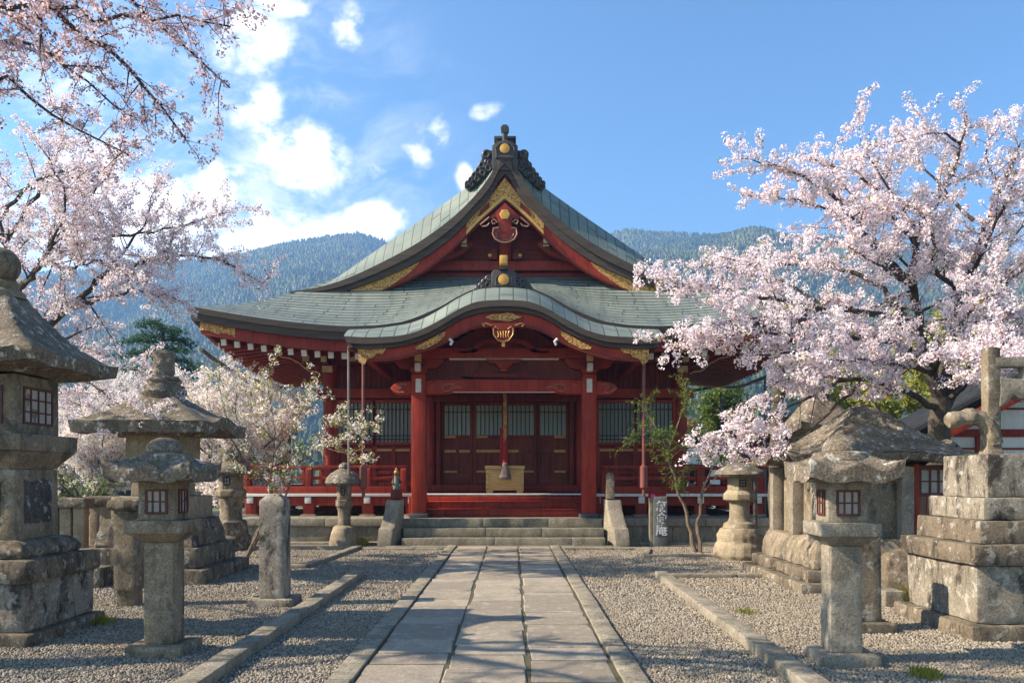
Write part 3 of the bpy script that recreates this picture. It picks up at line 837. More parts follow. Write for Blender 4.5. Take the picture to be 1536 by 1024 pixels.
    H('gable_wall', MB().ribbon(mirror(wallpts), mirror([(u, 6.80) for u, z in wallpts]), 22.3, 22.5), M['red_dark'])
    H('gable_wall', MB().ribbon(mirror(wallpts), mirror([(u, 6.80) for u, z in wallpts]), 26.5, 26.7), M['red_dark'])
    mb = MB()
    for i in range(7):
        z = 7.62 + i * .15; w = float(np.interp(z, [p[1] for p in wallpts[::-1]], [p[0] for p in wallpts[::-1]]))
        mb.box(-w, w, 22.28, 22.31, z, z + .125)
    H('gable_boarding', mb, M['red_dark'], bevel=.008)
    mb = MB(); mb.box(-2.75, 2.75, 22.1, 22.28, 7.27, 7.53)
    H('gable_tie_beam', mb, M['red'], bevel=.015)
    H('gable_tie_beam', MB().box(-3.1, 3.1, 22.14, 22.28, 7.02, 7.2), M['red_dark'], bevel=.015)
    H('gable_strut', MB().lathe([(.16, 7.53), (.17, 7.6), (.15, 8.9)], 8, (0, 22.05), math.pi / 8), M['red'])
    mb = MB()
    for s in (-1, 1):
        mb.cbox((s * .33, 22.1, 7.66), (.26, .14, .2)); mb.cbox((s * .3, 22.08, 7.80), (.14, .14, .1))
    gb = H('gable_bracket', mb, M['red_dark'], bevel=.02)
    mb = MB()
    for s in (-1, 1): mb.sphere((s * .42, 22.02, 7.66), .06, 8)
    mb.build('gilt_knob', M['gold'], gb)
    for s in (-1, 1):
        pts = [(s * .95, 21.9, 7.98), (s * 1.25, 21.9, 7.72), (s * 1.65, 21.9, 7.56), (s * 2.1, 21.9, 7.42)]
        b = H('rainbow_beam', MB().tube(pts, [.14, .12, .11, .09], 8), M['red_dark'])
        mb = MB(); mb.cbox((s * 1.12, 21.8, 8.2), (.13, .2, .14)); mb.cbox((s * 1.12, 21.8, 7.98), (.14, .2, .14)); mb.cbox((s * 1.12, 21.8, 7.85), (.17, .2, .03))
        mb.build('gilt_block', M['cream'], b, bevel=.01)
        mb = MB()
        for q in np.linspace(.25, 1, 6):
            P = Vector(pts[1]).lerp(Vector(pts[3]), q); mb.sphere((P.x, P.y - .1, P.z + .06), .035, 6)
        mb.build('gilt_fleck', M['gold'], b)
    mb = MB(); mb.box(-3.5, 3.5, 22.02, 22.3, 6.72, 7.0); mb.box(-3.4, 3.4, 21.97, 22.05, 6.93, 7.0)
    H('flashing', mb, M['fascia'], bevel=.02)
    # ridge-end ornament
    Yo = 21.44
    core = [(-.34, 9.75), (-.345, 10.42), (-.2, 10.5), (0, 10.58), (.2, 10.5), (.345, 10.42), (.34, 9.75)]
    o = H('ridge_ornament', MB().plate(core, Yo - .12, Yo + .4), M['bronze'], bevel=.03)
    ins = [(-.22, 10.1), (-.25, 10.33), (-.13, 10.46), (.13, 10.46), (.25, 10.33), (.22, 10.1)]
    mb = MB(); mb.tube([(x, Yo - .13, z) for x, z in ins + ins[:1]], .03, 6); mb.box(-.24, .24, Yo - .2, Yo - .1, 10.05, 10.1)
    mb.build('moulding', M['bronze'], o)
    d = MB().lathe([(.001, 0), (.125, 0), (.135, .02), (.125, .04), (.075, .05), (.001, .055)], 18).build('gilt_disc', M['gold'], o)
    d.matrix_local = Matrix.Translation((0, Yo - .13, 10.315)) @ Matrix.Rotation(R(90), 4, 'X')
    for s in (-1, 1):
        mb = MB(); mb.plate([(s * x, z) for x, z in ((.33, 10.38), (.48, 10.36), (.60, 10.2), (.68, 10.02), (.82, 9.82), (.98, 9.6), (1.10, 9.40), (1.0, 9.30), (.33, 9.75))], Yo + .12, Yo + .24)
        chain = [(.50, 10.22, .155), (.47, 10.02, .11), (.62, 9.93, .12), (.72, 9.78, .115), (.83, 9.66, .10), (.92, 9.55, .09), (1.02, 9.45, .085), (.45, 9.85, .13), (.60, 9.72, .12), (.75, 9.56, .1), (.9, 9.42, .08), (.40, 10.0, .12)]
        for x, z, r in chain:
            for q, rr in ((0, r), ):
                pts = [(s * x + rr * .72 * math.cos(a) * (1 - .06 * a), Yo + .02, z + rr * .72 * math.sin(a) * (1 - .06 * a)) for a in np.linspace(0, 7.5, 16)]
                mb.tube(pts, rr * .26, 5)
            b0 = MB().lathe([(.001, -.06), (r * .9, -.05), (r * .9, .08), (.001, .09)], 12)
            mb.add([(s * x + v[0], Yo + .10 + v[2], z + v[1]) for v in b0.v], b0.f)
        mb.build('scroll_wing', M['bronze'], o)
    mb = MB().tube([(0, Yo + .05, 10.5), (0, Yo + .0, 10.66), (0, Yo - .03, 10.80)], [.085, .07, .08], 10)
    mb2 = MB().lathe([(.001, -.1), (.11, -.1), (.115, 0), (.11, .1), (.001, .1)], 14)
    mb.add([(v[0], Yo - .03 + v[2], 10.86 + v[1]) for v in mb2.v], mb2.f)
    st = mb.build('finial', M['bronze'], o)
    H('gable_tip', MB().plate([(-.2, 9.7), (-.2, 10.0), (-.12, 10.13), (.12, 10.13), (.2, 10.0), (.2, 9.7), (0, 9.9)], 21.27, 21.32), M['fascia'], bevel=.015)
build_gable()

# ---- porch with the undulating gable
def build_porch():
    N = 34; YK = 17.5
    top = cr([(0, 5.437), (.35, 5.42), (.644, 5.375), (1.0, 5.22), (1.29, 5.05), (1.6, 4.88), (1.87, 4.757), (2.2, 4.665), (2.52, 4.63), (3.0, 4.615), (3.5, 4.64)], N)
    bot = cr([(0, 5.20), (.4, 5.18), (.776, 5.10), (1.1, 4.94), (1.35, 4.78), (1.65, 4.62), (1.93, 4.52), (2.25, 4.43), (2.52, 4.40), (3.0, 4.37), (3.38, 4.39)], N)
    mid = [(a[0] * .42 + b[0] * .58, a[1] * .42 + b[1] * .58) for a, b in zip(top, bot)]
    mb = MB(); mb.ribbon(mirror(top), mirror(mid), YK - .02, YK + .4); mb.ribbon(mirror([(u, z + .002) for u, z in mid]), mirror(bot), YK + .05, YK + .45)
    H('porch_verge', mb, M['fascia'], angle=30)
    mt = mirror(top)
    tu = [p[0] for p in mt]; tz = [p[1] for p in mt]
    arc = np.concatenate([[0], np.cumsum(np.hypot(np.diff(tu), np.diff(tz)))])
    rows = []; uv = []
    ys = list(np.linspace(0, .95, 12)) + [1.3, 1.7, 2.1]
    for t in ys:
        k = math.sin(min(1, t / .95) * math.pi / 2) ** .85
        row = []
        for i, (u, z) in enumerate(mt):
            lift = float(np.interp(abs(u), [0, 1.2, 2.4, 3.5], [.43, .42, .36, .26]))
            ext = 1 + .0 * t
            row.append((u * ext, YK - .02 + t, z + .004 + lift * k + t * .05)); uv.append((t + 3, arc[i] + 20))
        rows.append(row)
    H('porch_roof', MB().grid(rows), M['copper_wide'], uvs=uv, angle=60)
    # closed sides and underside of the porch roof
    und = [(u * .985, z - .02) for u, z in mirror(bot)]
    rows = [[(u, y, z + (y - YK) * .10) for u, z in und] for y in (YK + .12, 18.3, 19.0, 19.7)]
    H('porch_soffit', MB().grid(rows), M['red_dark'], angle=60)
    for s in (-1, 1):
        mb = MB(); mb.add([(s * 3.5, YK, 4.63), (s * 3.5, 19.6, 5.15), (s * 3.40, 19.6, 4.45), (s * 3.38, YK, 4.39)], [(0, 1, 2, 3)])
        H('porch_side_edge', mb, M['fascia'], smooth=False, solid=.08)
        # side eave beam
        H('porch_side_beam', MB().box(min(s * 3.05, s * 3.2), max(s * 3.05, s * 3.2), 17.75, 21.8, 4.2, 4.42), M['red'], bevel=.01)
    # bargeboard
    lo = cr([(0, 4.90), (.35, 4.885), (.644, 4.835), (.95, 4.72), (1.22, 4.56), (1.55, 4.40), (1.93, 4.27), (2.3, 4.17), (2.75, 4.12), (3.16, 4.10)], N)
    up = cr([(0, 5.22), (.4, 5.20), (.776, 5.12), (1.1, 4.96), (1.35, 4.80), (1.65, 4.64), (1.93, 4.54), (2.25, 4.45), (2.52, 4.42), (3.0, 4.39), (3.24, 4.40)], N)
    o = H('porch_bargeboard', MB().ribbon(mirror(up), mirror(lo), YK + .13, YK + .25), M['red_bright'], angle=30)
    MB().ribbon(mirror([(u, z + .045) for u, z in lo]), mirror([(u, z - .01) for u, z in lo]), YK + .095, YK + .128).build('moulding', M['red_dark'], o, angle=30)
    for s in (-1, 1):
        # tail and wing gilt
        mb = MB(); mb.plate([(s * x, z) for x, z in ((2.58, 4.39), (3.22, 4.385), (3.20, 4.11), (3.08, 4.02), (3.0, 4.16), (2.86, 4.2), (2.8, 4.28), (2.66, 4.27))], YK + .085, YK + .128)
        mb.build('gilt_tail', M['gilt'], o)
        mb = MB(); mb.plate([(s * x, z) for x, z in ((1.28, 4.77), (1.38, 4.73), (1.7, 4.55), (1.95, 4.42), (1.92, 4.37), (1.72, 4.38), (1.45, 4.52), (1.28, 4.68))], YK + .085, YK + .128)
        mb.build('gilt_spray', M['gilt'], o)
        mb = MB(); mb.tube([(s * 1.19, YK + .1, 4.60), (s * 1.13, YK + .08, 4.54), (s * 1.17, YK + .1, 4.47)], .035, 6)
        mb.build('white_curl', M['white'], o)
    pts = [(.36 * math.cos(a) * (1 + .10 * math.cos(6 * a)), 5.08 + .085 * math.sin(a) * (1 + .2 * math.cos(5 * a))) for a in np.linspace(0, 2 * math.pi, 30, endpoint=False)]
    MB().plate(pts, YK + .08, YK + .128).build('gilt_cloud', M['gilt'], o)
    # pendant under the arch
    pd = [(0, 4.93), (.34, 4.93), (.46, 4.90), (.40, 4.84), (.28, 4.86), (.22, 4.80), (.21, 4.68), (.12, 4.55), (0, 4.51)]
    full = pd + [(-x, z) for x, z in pd[-2:0:-1]]
    p = H('porch_pendant', MB().plate(full, YK + .03, YK + .12), M['red'], bevel=.01)
    mb = MB(); mb.tube([(x, YK + .02, z) for x, z in mirror([(0, 4.52), (.12, 4.56), (.21, 4.68), (.22, 4.80), (.17, 4.86), (.10, 4.80)])], .017, 6)
    for s in (-1, 1): mb.tube([(s * .26, YK + .02, 4.88), (s * .38, YK + .02, 4.93), (s * .46, YK + .02, 4.91), (s * .41, YK + .02, 4.86)], .018, 6)
    mb.build('gilt_outline', M['brass'], p)
    mb = MB()
    for i in range(5): mb.tube([(-.12 + .06 * i, YK + .02, 4.62), (-.1 + .05 * i, YK + .015, 4.68), (-.13 + .065 * i, YK + .02, 4.76)], .014, 5)
    mb.cbox((0, YK + .06, 4.47), (.07, .06, .09)); mb.build('carving', M['gold'], p)
    # tympanum, frog-leg strut inside arch
    inn = cr([(0, 5.16), (.5, 5.10), (.9, 4.92), (1.3, 4.66), (1.8, 4.45), (2.1, 4.4)], 20)
    ty = H('tympanum', MB().ribbon(mirror(inn), mirror([(u, 4.36) for u, z in inn]), 18.95, 19.05), M['red_dark'])
    sw = cr([(0, 4.83), (.35, 4.81), (.6, 4.74), (.72, 4.62), (.80, 4.54), (1.1, 4.52)], 14); si = cr([(0, 4.73), (.3, 4.72), (.5, 4.66), (.6, 4.57), (.66, 4.50), (1.0, 4.47)], 14)
    mb = MB().ribbon(mirror(sw), mirror(si), 18.84, 18.94); mb.cbox((0, 18.9, 4.62), (.3, .08, .2)); mb.build('frog_leg_strut', M['red'], ty, angle=30)
    mb = MB()
    for s in (-1, 1):
        for i in range(7):
            x = 1.0 + .12 * i; mb.tube([(s * (x - .05), 18.9, 4.56), (s * x, 18.86, 4.64 - .01 * i), (s * (x + .06), 18.9, 4.55)], .03, 5)
    mb.build('carving', M['red_dark'], ty)
    # columns
    for s in (-1, 1):
        c = H('porch_column', MB().box(s * 2.02 - .17, s * 2.02 + .17, 18.83, 19.17, .68, 3.98), M['red_bright'], bevel=.03)
        MB().box(s * 2.02 - .22, s * 2.02 + .22, 18.78, 19.22, .59, .69).build('column_shoe', M['lead'], c, bevel=.02)
        MB().box(s * 2.02 - .065, s * 2.02 + .065, 18.795, 18.83, 3.55, 3.87).build('white_plate', M['white'], c, bevel=.004)
        mb = MB(); mb.square([(.13, 3.98), (.2, 4.06), (.2, 4.16)], (s * 2.02, 19.0)); br = H('porch_bracket', mb, M['red'], bevel=.015)
        mb = MB()
        for q in (-1, 1):
            mb.plate([(s * 2.02 + q * x, z) for x, z in ((.1, 4.10), (.42, 4.13), (.52, 4.2), (.58, 4.3), (.58, 4.36), (.1, 4.36))], 18.9, 19.1)
        mb.build('bracket_arm', M['red'], br, bevel=.012)
        MB().box(s * 2.02 - .065, s * 2.02 + .065, 18.62, 18.80, 4.03, 4.22).build('white_end', M['white'], br, bevel=.008)
        MB().box(s * 2.02 - .075, s * 2.02 + .075, 18.62, 18.82, 4.26, 4.48).build('orange_end', M['box_wood'], br, bevel=.02)
        mb = MB(); mb.beam((s * 2.02, 18.9, 4.3), (s * 2.02, 22, 4.3), .2, .2); mb.beam((s * 2.02, 19.1, 3.7), (s * 2.02, 22, 3.9), .22, .3)
        H('tie_beam', mb, M['red_dark'], bevel=.015)
        # carved beam noses
        ns = [(2.19, 3.50), (2.5, 3.50), (2.62, 3.56), (2.70, 3.66), (2.62, 3.74), (2.54, 3.79), (2.4, 3.81), (2.19, 3.82)]
        n_ = H('beam_nose', MB().plate([(s * x, z) for x, z in ns], 18.87, 19.13), M['red_bright'], bevel=.02)
        mb = MB(); mb.tube([(s * x, 18.86, z) for x, z in ((2.66, 3.67), (2.58, 3.60), (2.48, 3.555), (2.36, 3.56))], .016, 5); mb.tube([(s * x, 18.86, z) for x, z in ((2.3, 3.74), (2.42, 3.75), (2.5, 3.70), (2.47, 3.65), (2.42, 3.68))], .013, 5)
        mb.build('carved_line', M['carve'], n_)
    # rainbow beam and upper beam
    ub = H('porch_beam', MB().plate([(-1.85, 3.51), (-1.35, 3.52), (-1.22, 3.55), (1.22, 3.55), (1.35, 3.52), (1.85, 3.51), (1.85, 3.84), (1.2, 3.86), (-1.2, 3.86), (-1.85, 3.84)], 18.87, 19.13), M['red_bright'], bevel=.02)
    mb = MB()
    for s in (-1, 1):
        mb.tube([(s * x, 18.862, z) for x, z in ((1.18, 3.74), (1.30, 3.76), (1.42, 3.74), (1.47, 3.66), (1.40, 3.59), (1.28, 3.60), (1.24, 3.66), (1.12, 3.70), (1.0, 3.66))], .014, 5)
        mb.tube([(s * x, 18.862, z) for x, z in ((1.62, 3.76), (1.70, 3.74), (1.72, 3.69), (1.66, 3.67))], .012, 5)
    mb.build('carved_line', M['carve'], ub)
    MB().box(-1.2, 1.2, 18.868, 18.875, 3.551, 3.566).build('white_edge', M['white'], ub)
    u2 = H('porch_upper_beam', MB().box(-2.62, 2.62, 18.84, 19.12, 4.362, 4.60), M['red_bright'], bevel=.02)
    MB().box(-1.3, 1.3, 18.88, 19.1, 4.335, 4.36).build('white_edge', M['white'], u2)
    mb = MB(); mb.plate([(-.42, 4.34), (-.4, 4.27), (-.2, 4.24), (-.12, 4.13), (.12, 4.13), (.2, 4.24), (.4, 4.27), (.42, 4.34)], 18.85, 19.1); mb.box(-.09, .09, 18.87, 19.1, 4.05, 4.13)
    fl = H('frog_leg', mb, M['red'], bevel=.01)
    fr = [(-1.3, 3.87), (-1.05, 3.95), (-.95, 3.91), (-.72, 4.0), (-.58, 4.1), (-.35, 4.09), (-.2, 4.0), (0, 4.03), (.2, 4.0), (.35, 4.09), (.58, 4.1), (.72, 4.0), (.95, 3.91), (1.05, 3.95), (1.3, 3.87)]
    MB().plate(fr, 18.93, 19.03).build('carved_panel', M['red_dark'], fl, bevel=.02)
    H('porch_lintel_wall', MB().box(-1.85, 1.85, 19.06, 19.10, 3.87, 4.34), M['red_brown'])
    # ornament on the porch ridge
    Yo = 18.35
    core = [(-.30, 5.84), (-.29, 6.22), (-.23, 6.30), (.23, 6.30), (.29, 6.22), (.30, 5.84)]
    o = H('porch_ornament', MB().plate(core, Yo - .1, Yo + .3), M['bronze'], bevel=.025)
    mb = MB(); ins = [(-.18, 5.93), (-.18, 6.10), (-.1, 6.19), (.1, 6.19), (.18, 6.10), (.18, 5.93)]
    mb.tube([(x, Yo - .11, z) for x, z in ins + ins[:1]], .026, 6); mb.build('moulding', M['bronze'], o)
    d = MB().lathe([(.001, 0), (.12, 0), (.13, .02), (.12, .04), (.07, .05), (.001, .055)], 16).build('gilt_disc', M['gold'], o)
    d.matrix_local = Matrix.Translation((0, Yo - .1, 6.07)) @ Matrix.Rotation(R(90), 4, 'X')
    for s in (-1, 1):
        mb = MB()
        mb.plate([(s * x, z) for x, z in ((.27, 6.2), (.42, 6.2), (.54, 6.10), (.64, 5.96), (.76, 5.76), (.5, 5.76), (.27, 5.82))], Yo + .03, Yo + .15)
        for x, z, r in ((.36, 6.10, .09), (.44, 6.02, .1), (.36, 5.95, .1), (.52, 5.95, .085), (.47, 5.88, .09), (.60, 5.88, .07), (.36, 5.84, .09), (.55, 5.80, .08), (.66, 5.80, .06), (.45, 5.78, .08)):
            pts = [(s * x + r * .72 * math.cos(a) * (1 - .07 * a), Yo - .05, z + r * .72 * math.sin(a) * (1 - .07 * a)) for a in np.linspace(0, 7, 14)]
            mb.tube(pts, r * .28, 5)
            mb.sphere((s * x, Yo + .05, z), r * .9, 8)
        mb.build('scroll_wing', M['bronze'], o)
    MB().tube([(x, Yo + .05, z) for x, z in mirror(cr([(0, 5.86), (.4, 5.84), (.75, 5.74), (1.2, 5.5), (1.7, 5.22)], 14))], [.05 * (1 - .6 * abs(i - 13) / 13) for i in range(27)], 6).build('moulding', M['bronze'], o)
    mb = MB(); mb.box(-.09, .09, Yo - .35, Yo + .3, 6.36, 6.57); st = mb.build('finial', M['gold'], o, bevel=.03)
    MB().box(-.1, .1, Yo - .2, Yo + .25, 6.29, 6.36).build('finial_neck', M['bronze'], o)
    H('porch_ridge', MB().box(-.2, .2, Yo + .25, 19.6, 5.7, 6.05), M['bronze'], bevel=.03)
    # porch rain pipes
    H('rain_pipe', MB().tube([(-3.42, 17.65, 4.45), (-3.45, 17.75, 4.36), (-3.45, 17.78, 1.2)], .03, 8), M['pipe'])
    for s in (-1, 1):
        q = H('banner_pole', MB().tube([(s * 3.15, 17.9, 4.12), (s * 3.15, 17.9, 1.12)], .038, 8), M['pipe_red'])
        mb = MB().lathe([(.05, 1.28), (.085, 1.32), (.085, 1.78), (.05, 1.82)], 10, (s * 3.15, 17.9)); mb.build('pole_sleeve', M['pipe_red'], q)
build_porch()

def lattice_panel(x0, x1, z0, z1, y, nv, hz, bw, parent, mat):
    mb = MB()
    for i in range(nv):
        x = x0 + (x1 - x0) * (i + 1) / (nv + 1); mb.box(x - bw / 2, x + bw / 2, y - .03, y, z0, z1)
    for z in hz: mb.box(x0, x1, y - .022, y - .004, z - bw / 2, z + bw / 2)
    return mb.build('lattice', mat, parent, smooth=False)

def build_body():
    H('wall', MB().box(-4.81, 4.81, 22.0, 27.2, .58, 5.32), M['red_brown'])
    rng = random.Random(5)
    for s in (-1, 1):
        mb = MB()
        x = 2.25
        while x < 4.6: mb.box(min(s * x, s * (x + .13)), max(s * x, s * (x + .13)), 21.97, 22.01, 4.0, 4.65); x += .145
        H('boarding', mb, M['red_dark'], bevel=.008)
        for yb in (22.0, 24.6, 27.2):
            H('corner_column', MB().lathe([(.21, .585), (.21, 4.55), (.19, 4.62)], 20, (s * 4.81, yb)), M['red'])
        for b in (2.06,):
            H('door_column', MB().lathe([(.17, 1.14), (.17, 4.5)], 20, (s * b, 21.95)), M['red'])
        H('head_beam', MB().box(min(s * 2.2, s * 5.15), max(s * 2.2, s * 5.15), 21.72, 21.98, 3.70, 3.96), M['red'], bevel=.012)
        H('wall_plate', MB().box(min(s * 2.2, s * 5.3), max(s * 2.2, s * 5.3), 21.78, 22.0, 4.66, 4.92), M['red'], bevel=.012)
        H('side_head_beam', MB().box(min(s * 4.72, s * 5.0), max(s * 4.72, s * 5.0), 21.6, 27.5, 3.66, 3.92), M['red'], bevel=.012)
        # bracket cluster on the corner column
        mb = MB(); c = (s * 4.81, 21.85)
        mb.square([(.16, 4.40), (.26, 4.50), (.26, 4.60)], c); mb.beam((s * 4.2, 21.85, 4.68), (s * 5.5, 21.85, 4.68), .16, .18); mb.beam((s * 4.81, 21.2, 4.68), (s * 4.81, 22.2, 4.68), .16, .18)
        for dx in (-.5, 0, .5): mb.square([(.09, 4.77), (.14, 4.83), (.14, 4.89)], (s * 4.81 + dx, 21.85))
        mb.beam((s * 4.81, 20.7, 4.92), (s * 4.81, 22, 4.92), .15, .17)
        br = H('corner_bracket', mb, M['red_dark'], bevel=.012)
        mb = MB(); mb.box(s * 4.81 - .14, s * 4.81 + .14, 21.54, 21.6, 4.38, 4.55); mb.box(s * 4.81 - .075, s * 4.81 + .075, 21.13, 21.2, 4.60, 4.80); mb.box(s * 4.81 - .08, s * 4.81 + .08, 20.64, 20.70, 4.84, 5.02)
        for dx in (-.62, .66): mb.box(s * 4.81 + dx - .09, s * 4.81 + dx + .09, 21.7, 21.76, 4.70, 4.88)
        mb.build('cream_end', M['cream'], br, bevel=.012)
        mb = MB()
        cv = [(4.95, 4.35), (5.35, 4.5), (5.62, 4.72), (5.95, 4.8), (6.1, 4.98)]
        mb.tube([(s * u, 21.4, z) for u, z in cr(cv, 16)], [.05 + .02 * math.sin(i * 1.3) for i in range(16)], 6)
        mb.build('carved_arm', M['red'], br)
        mb = MB(); mb.tube([(s * u, 21.34, z - .05 + .025 * math.sin(i * 1.3)) for i, (u, z) in enumerate(cr(cv, 16))], .014, 5); mb.build('gilt_line', M['cream'], br)
        mb = MB()
        for y in (20.3,):
            mb.tube([(s * 5.3, y, 4.86), (s * 5.9, y - .1, 4.82), (s * 6.6, y - .2, 4.9)], [.03, .1, .03], 8)
        H('carved_bracket', mb, M['red'])
        # windows
        for (a, b_) in ((2.58, 3.55), (3.63, 4.60)):
            x0, x1 = (s * a, s * b_) if s > 0 else (s * b_, s * a)
            f = MB()
            for (p, q, r_, t_) in ((x0 - .07, x0, 2.42, 3.66), (x1, x1 + .07, 2.42, 3.66)): f.box(p, q, 21.84, 21.99, r_, t_)
            f.box(x0, x1, 21.845, 21.99, 3.58, 3.66); f.box(x0, x1, 21.845, 21.99, 2.42, 2.50)
            w = H('window', f, M['red'], bevel=.006)
            MB().box(x0, x1, 21.95, 21.985, 2.5, 3.58).build('blind', M['blind'], w, smooth=False)
            lattice_panel(x0, x1, 2.5, 3.58, 21.935, 8, (2.58, 2.68, 3.40), .026, w, M['lattice'])
            # panels below
            f = MB()
            for p in (x0 - .05, (x0 + x1) / 2 - .04, x1 - .03): f.box(p, p + .08, 21.9, 21.99, 1.24, 2.40)
            for z in (1.30, 1.62, 2.24): f.box(x0 - .05, x1 + .05, 21.905, 21.985, z, z + .09)
            pn = H('dado_panel', f, M['red'], bevel=.006)
            MB().box(x0, x1, 21.95, 21.98, 1.24, 2.38).build('boards', M['red_dark'], pn)
            f = MB(); f.box(x0 + .02, (x0 + x1) / 2 - .05, 21.893, 21.904, 2.25, 2.32); f.box((x0 + x1) / 2 + .05, x1 - .04, 21.893, 21.904, 2.25, 2.32)
            f.build('brass_strip', M['brass'], pn, smooth=False)
    # door bay
    mb = MB(); mb.box(-1.96, 1.96, 21.7, 21.98, 3.60, 3.80); H('door_lintel', mb, M['red_dark'], bevel=.01)
    H('door_head_board', MB().box(-1.96, 1.96, 21.9, 21.99, 3.8, 4.6), M['red_dark'], bevel=.01)
    H('door_sill', MB().box(-2.3, 2.3, 21.6, 22.0, 1.14, 1.33), M['red'], bevel=.012)
    for s in (-1, 1): H('door_jamb', MB().box(min(s * 1.76, s * 1.88), max(s * 1.76, s * 1.88), 21.75, 21.98, 1.33, 3.6), M['red_dark'], bevel=.01)
    xs = [-1.755, -.875, -.0, .875, 1.755]
    for i in range(4):
        x0, x1 = xs[i] + .006, xs[i + 1] - .006
        z0, z1 = 1.335, 3.595
        yf = 21.80 if i in (1, 2) else 21.86
        f = MB(); st = .085
        f.box(x0, x0 + st, yf, yf + .05, z0, z1); f.box(x1 - st, x1, yf, yf + .05, z0, z1)
        for (a, b_) in ((z0, z0 + .16), (1.86 - .2, 1.93 - .2), (2.20, 2.30), (2.60, 2.69), (z1 - .09, z1)): f.box(x0 + st, x1 - st, yf + .002, yf + .048, a, b_)
        xm = (x0 + x1) / 2; f.box(xm - .04, xm + .04, yf + .003, yf + .047, 1.73, 2.20)
        d = H('door', f, M['red_brown'], bevel=.005)
        MB().box(x0 + st, x1 - st, yf + .03, yf + .042, 2.69, z1 - .09).build('blind', M['blind'], d, smooth=False)
        MB().box(x0 + st, x1 - st, yf + .03, yf + .04, z0 + .16, 2.60).build('board', M['red_brown'], d, smooth=False)
        lattice_panel(x0 + st, x1 - st, 2.69, z1 - .09, yf + .028, 5, (3.32,), .022, d, M['lattice'])
        f = MB()
        ln = {0: [(0, .45)], 1: [(0, .45)], 2: [], 3: [(.55, 1)]}[i]
        wv = x1 - x0 - 2 * st
        for a, b_ in ln: f.box(x0 + st + wv * a, x0 + st + wv * b_, yf - .008, yf + .003, 2.61, 2.68)
        for a, b_ in {0: [(0, .45), (.58, 1)], 1: [(0, 1)], 2: [(0, .4)], 3: [(.55, 1)]}[i]: f.box(x0 + st + wv * a, x0 + st + wv * b_, yf - .008, yf + .003, 2.21, 2.29)
        for a, b_ in {0: [(0, .5)], 1: [(0, .45)], 2: [(.6, 1)], 3: [(.55, 1)]}[i]: f.box(x0 + st + wv * a, x0 + st + wv * b_, yf - .008, yf + .003, 1.66, 1.72)
        f.build('brass_fitting', M['brass'], d, bevel=.003)
    # veranda
    vz = 1.14
    mb = MB(); mb.box(-6.45, 6.45, 19.72, 22.0, vz - .09, vz - .01)
    for s in (-1, 1): mb.box(min(s * 4.6, s * 6.45), max(s * 4.6, s * 6.45), 22.0, 27.8, vz - .09, vz - .01)
    H('veranda_floor', mb, M['red_dark'], bevel=.008)
    mb = MB()
    for s in (-1, 1):
        mb.box(min(s * 2.2, s * 6.5), max(s * 2.2, s * 6.5), 19.64, 19.72, vz - .07, vz + .0)
    mb.box(-2.2, 2.2, 19.62, 19.72, vz - .065, vz + .005)
    for s in (-1, 1): mb.box(min(s * 6.45, s * 6.5), max(s * 6.45, s * 6.5), 19.72, 27.8, vz - .07, vz)
    H('veranda_edge', mb, M['white'], bevel=.006)
    mb = MB()
    for s in (-1, 1):
        mb.box(min(s * 2.25, s * 6.44), max(s * 2.25, s * 6.44), 19.74, 19.92, vz - .30, vz - .08)
        mb.box(min(s * 6.24, s * 6.42), max(s * 6.24, s * 6.42), 19.92, 27.7, vz - .29, vz - .092)
    H('veranda_beam', mb, M['red'], bevel=.01)
    for s in (-1, 1):
        for (b, y) in [(2.3, 19.85), (3.39, 19.85), (4.85, 19.85), (6.28, 19.85), (6.28, 21.5), (6.28, 23.2), (6.28, 25), (6.28, 27.2), (4.85, 21.5), (3.39, 21.5)]:
            o = H('veranda_post', MB().box(s * b - .14, s * b + .14, y - .13, y + .13, .62, vz - .1), M['red'], bevel=.015)
            MB().box(s * b - .19, s * b + .19, y - .18, y + .18, .58, .625).build('post_shoe', M['stone_pale'], o, bevel=.01)
            if y < 20: MB().box(s * b - .075, s * b + .075, y - .20, y - .132, .90, 1.06).build('white_end', M['white'], o, bevel=.006)
    # railing
    for s in (-1, 1):
        mb = MB(); y = 19.80
        xa, xb = s * 2.42, s * 6.36
        mb.beam((xa, y, 1.80), (xb + s * .25, y, 1.80), .07, .07); mb.beam((xa, y, 1.52), (xb + s * .1, y, 1.52), .07, .085); mb.beam((xa, y, 1.235), (xb + s * .1, y, 1.235), .16, .17)
        mb.beam((xb, y - .2, 1.795), (xb, 27.6, 1.795), .07, .07); mb.beam((xb, y - .1, 1.515), (xb, 27.6, 1.515), .068, .083); mb.beam((xb, y + .085, 1.232), (xb, 27.6, 1.232), .15, .165)
        r = H('railing', mb, M['red'], bevel=.006)
        for (b, yy2) in [(2.5, y), (3.39, y), (4.85, y), (6.36, y), (6.36, 21.5), (6.36, 23.2), (6.36, 25.2), (6.36, 27.4)]:
            MB().square([(.075, 1.15), (.075, 1.74), (.055, 1.765)], (s * b, yy2)).build('rail_post', M['red'], r, bevel=.008)
        for b in (4.1, 5.6): MB().square([(.07, 1.32), (.09, 1.48)], (s * b, y)).build('rail_strut', M['red'], r, bevel=.008)
    # red wooden stair
    for k in range(3):
        z1 = .78 + .18 * k - (.005 if k == 2 else 0)
        mb = MB(); y0 = 19.22 + .2 * k
        mb.box(-1.98, 1.98, y0, y0 + .5, z1 - .185 + .004 * k, z1 - .02)
        st = H('stair_tread', mb, M['red'], bevel=.006)
        if k < 2: MB().box(-1.985, 1.985, y0 - .03, y0 + .25, z1 - .02, z1).build('tread_nosing', M['red_bright'], st, bevel=.006)
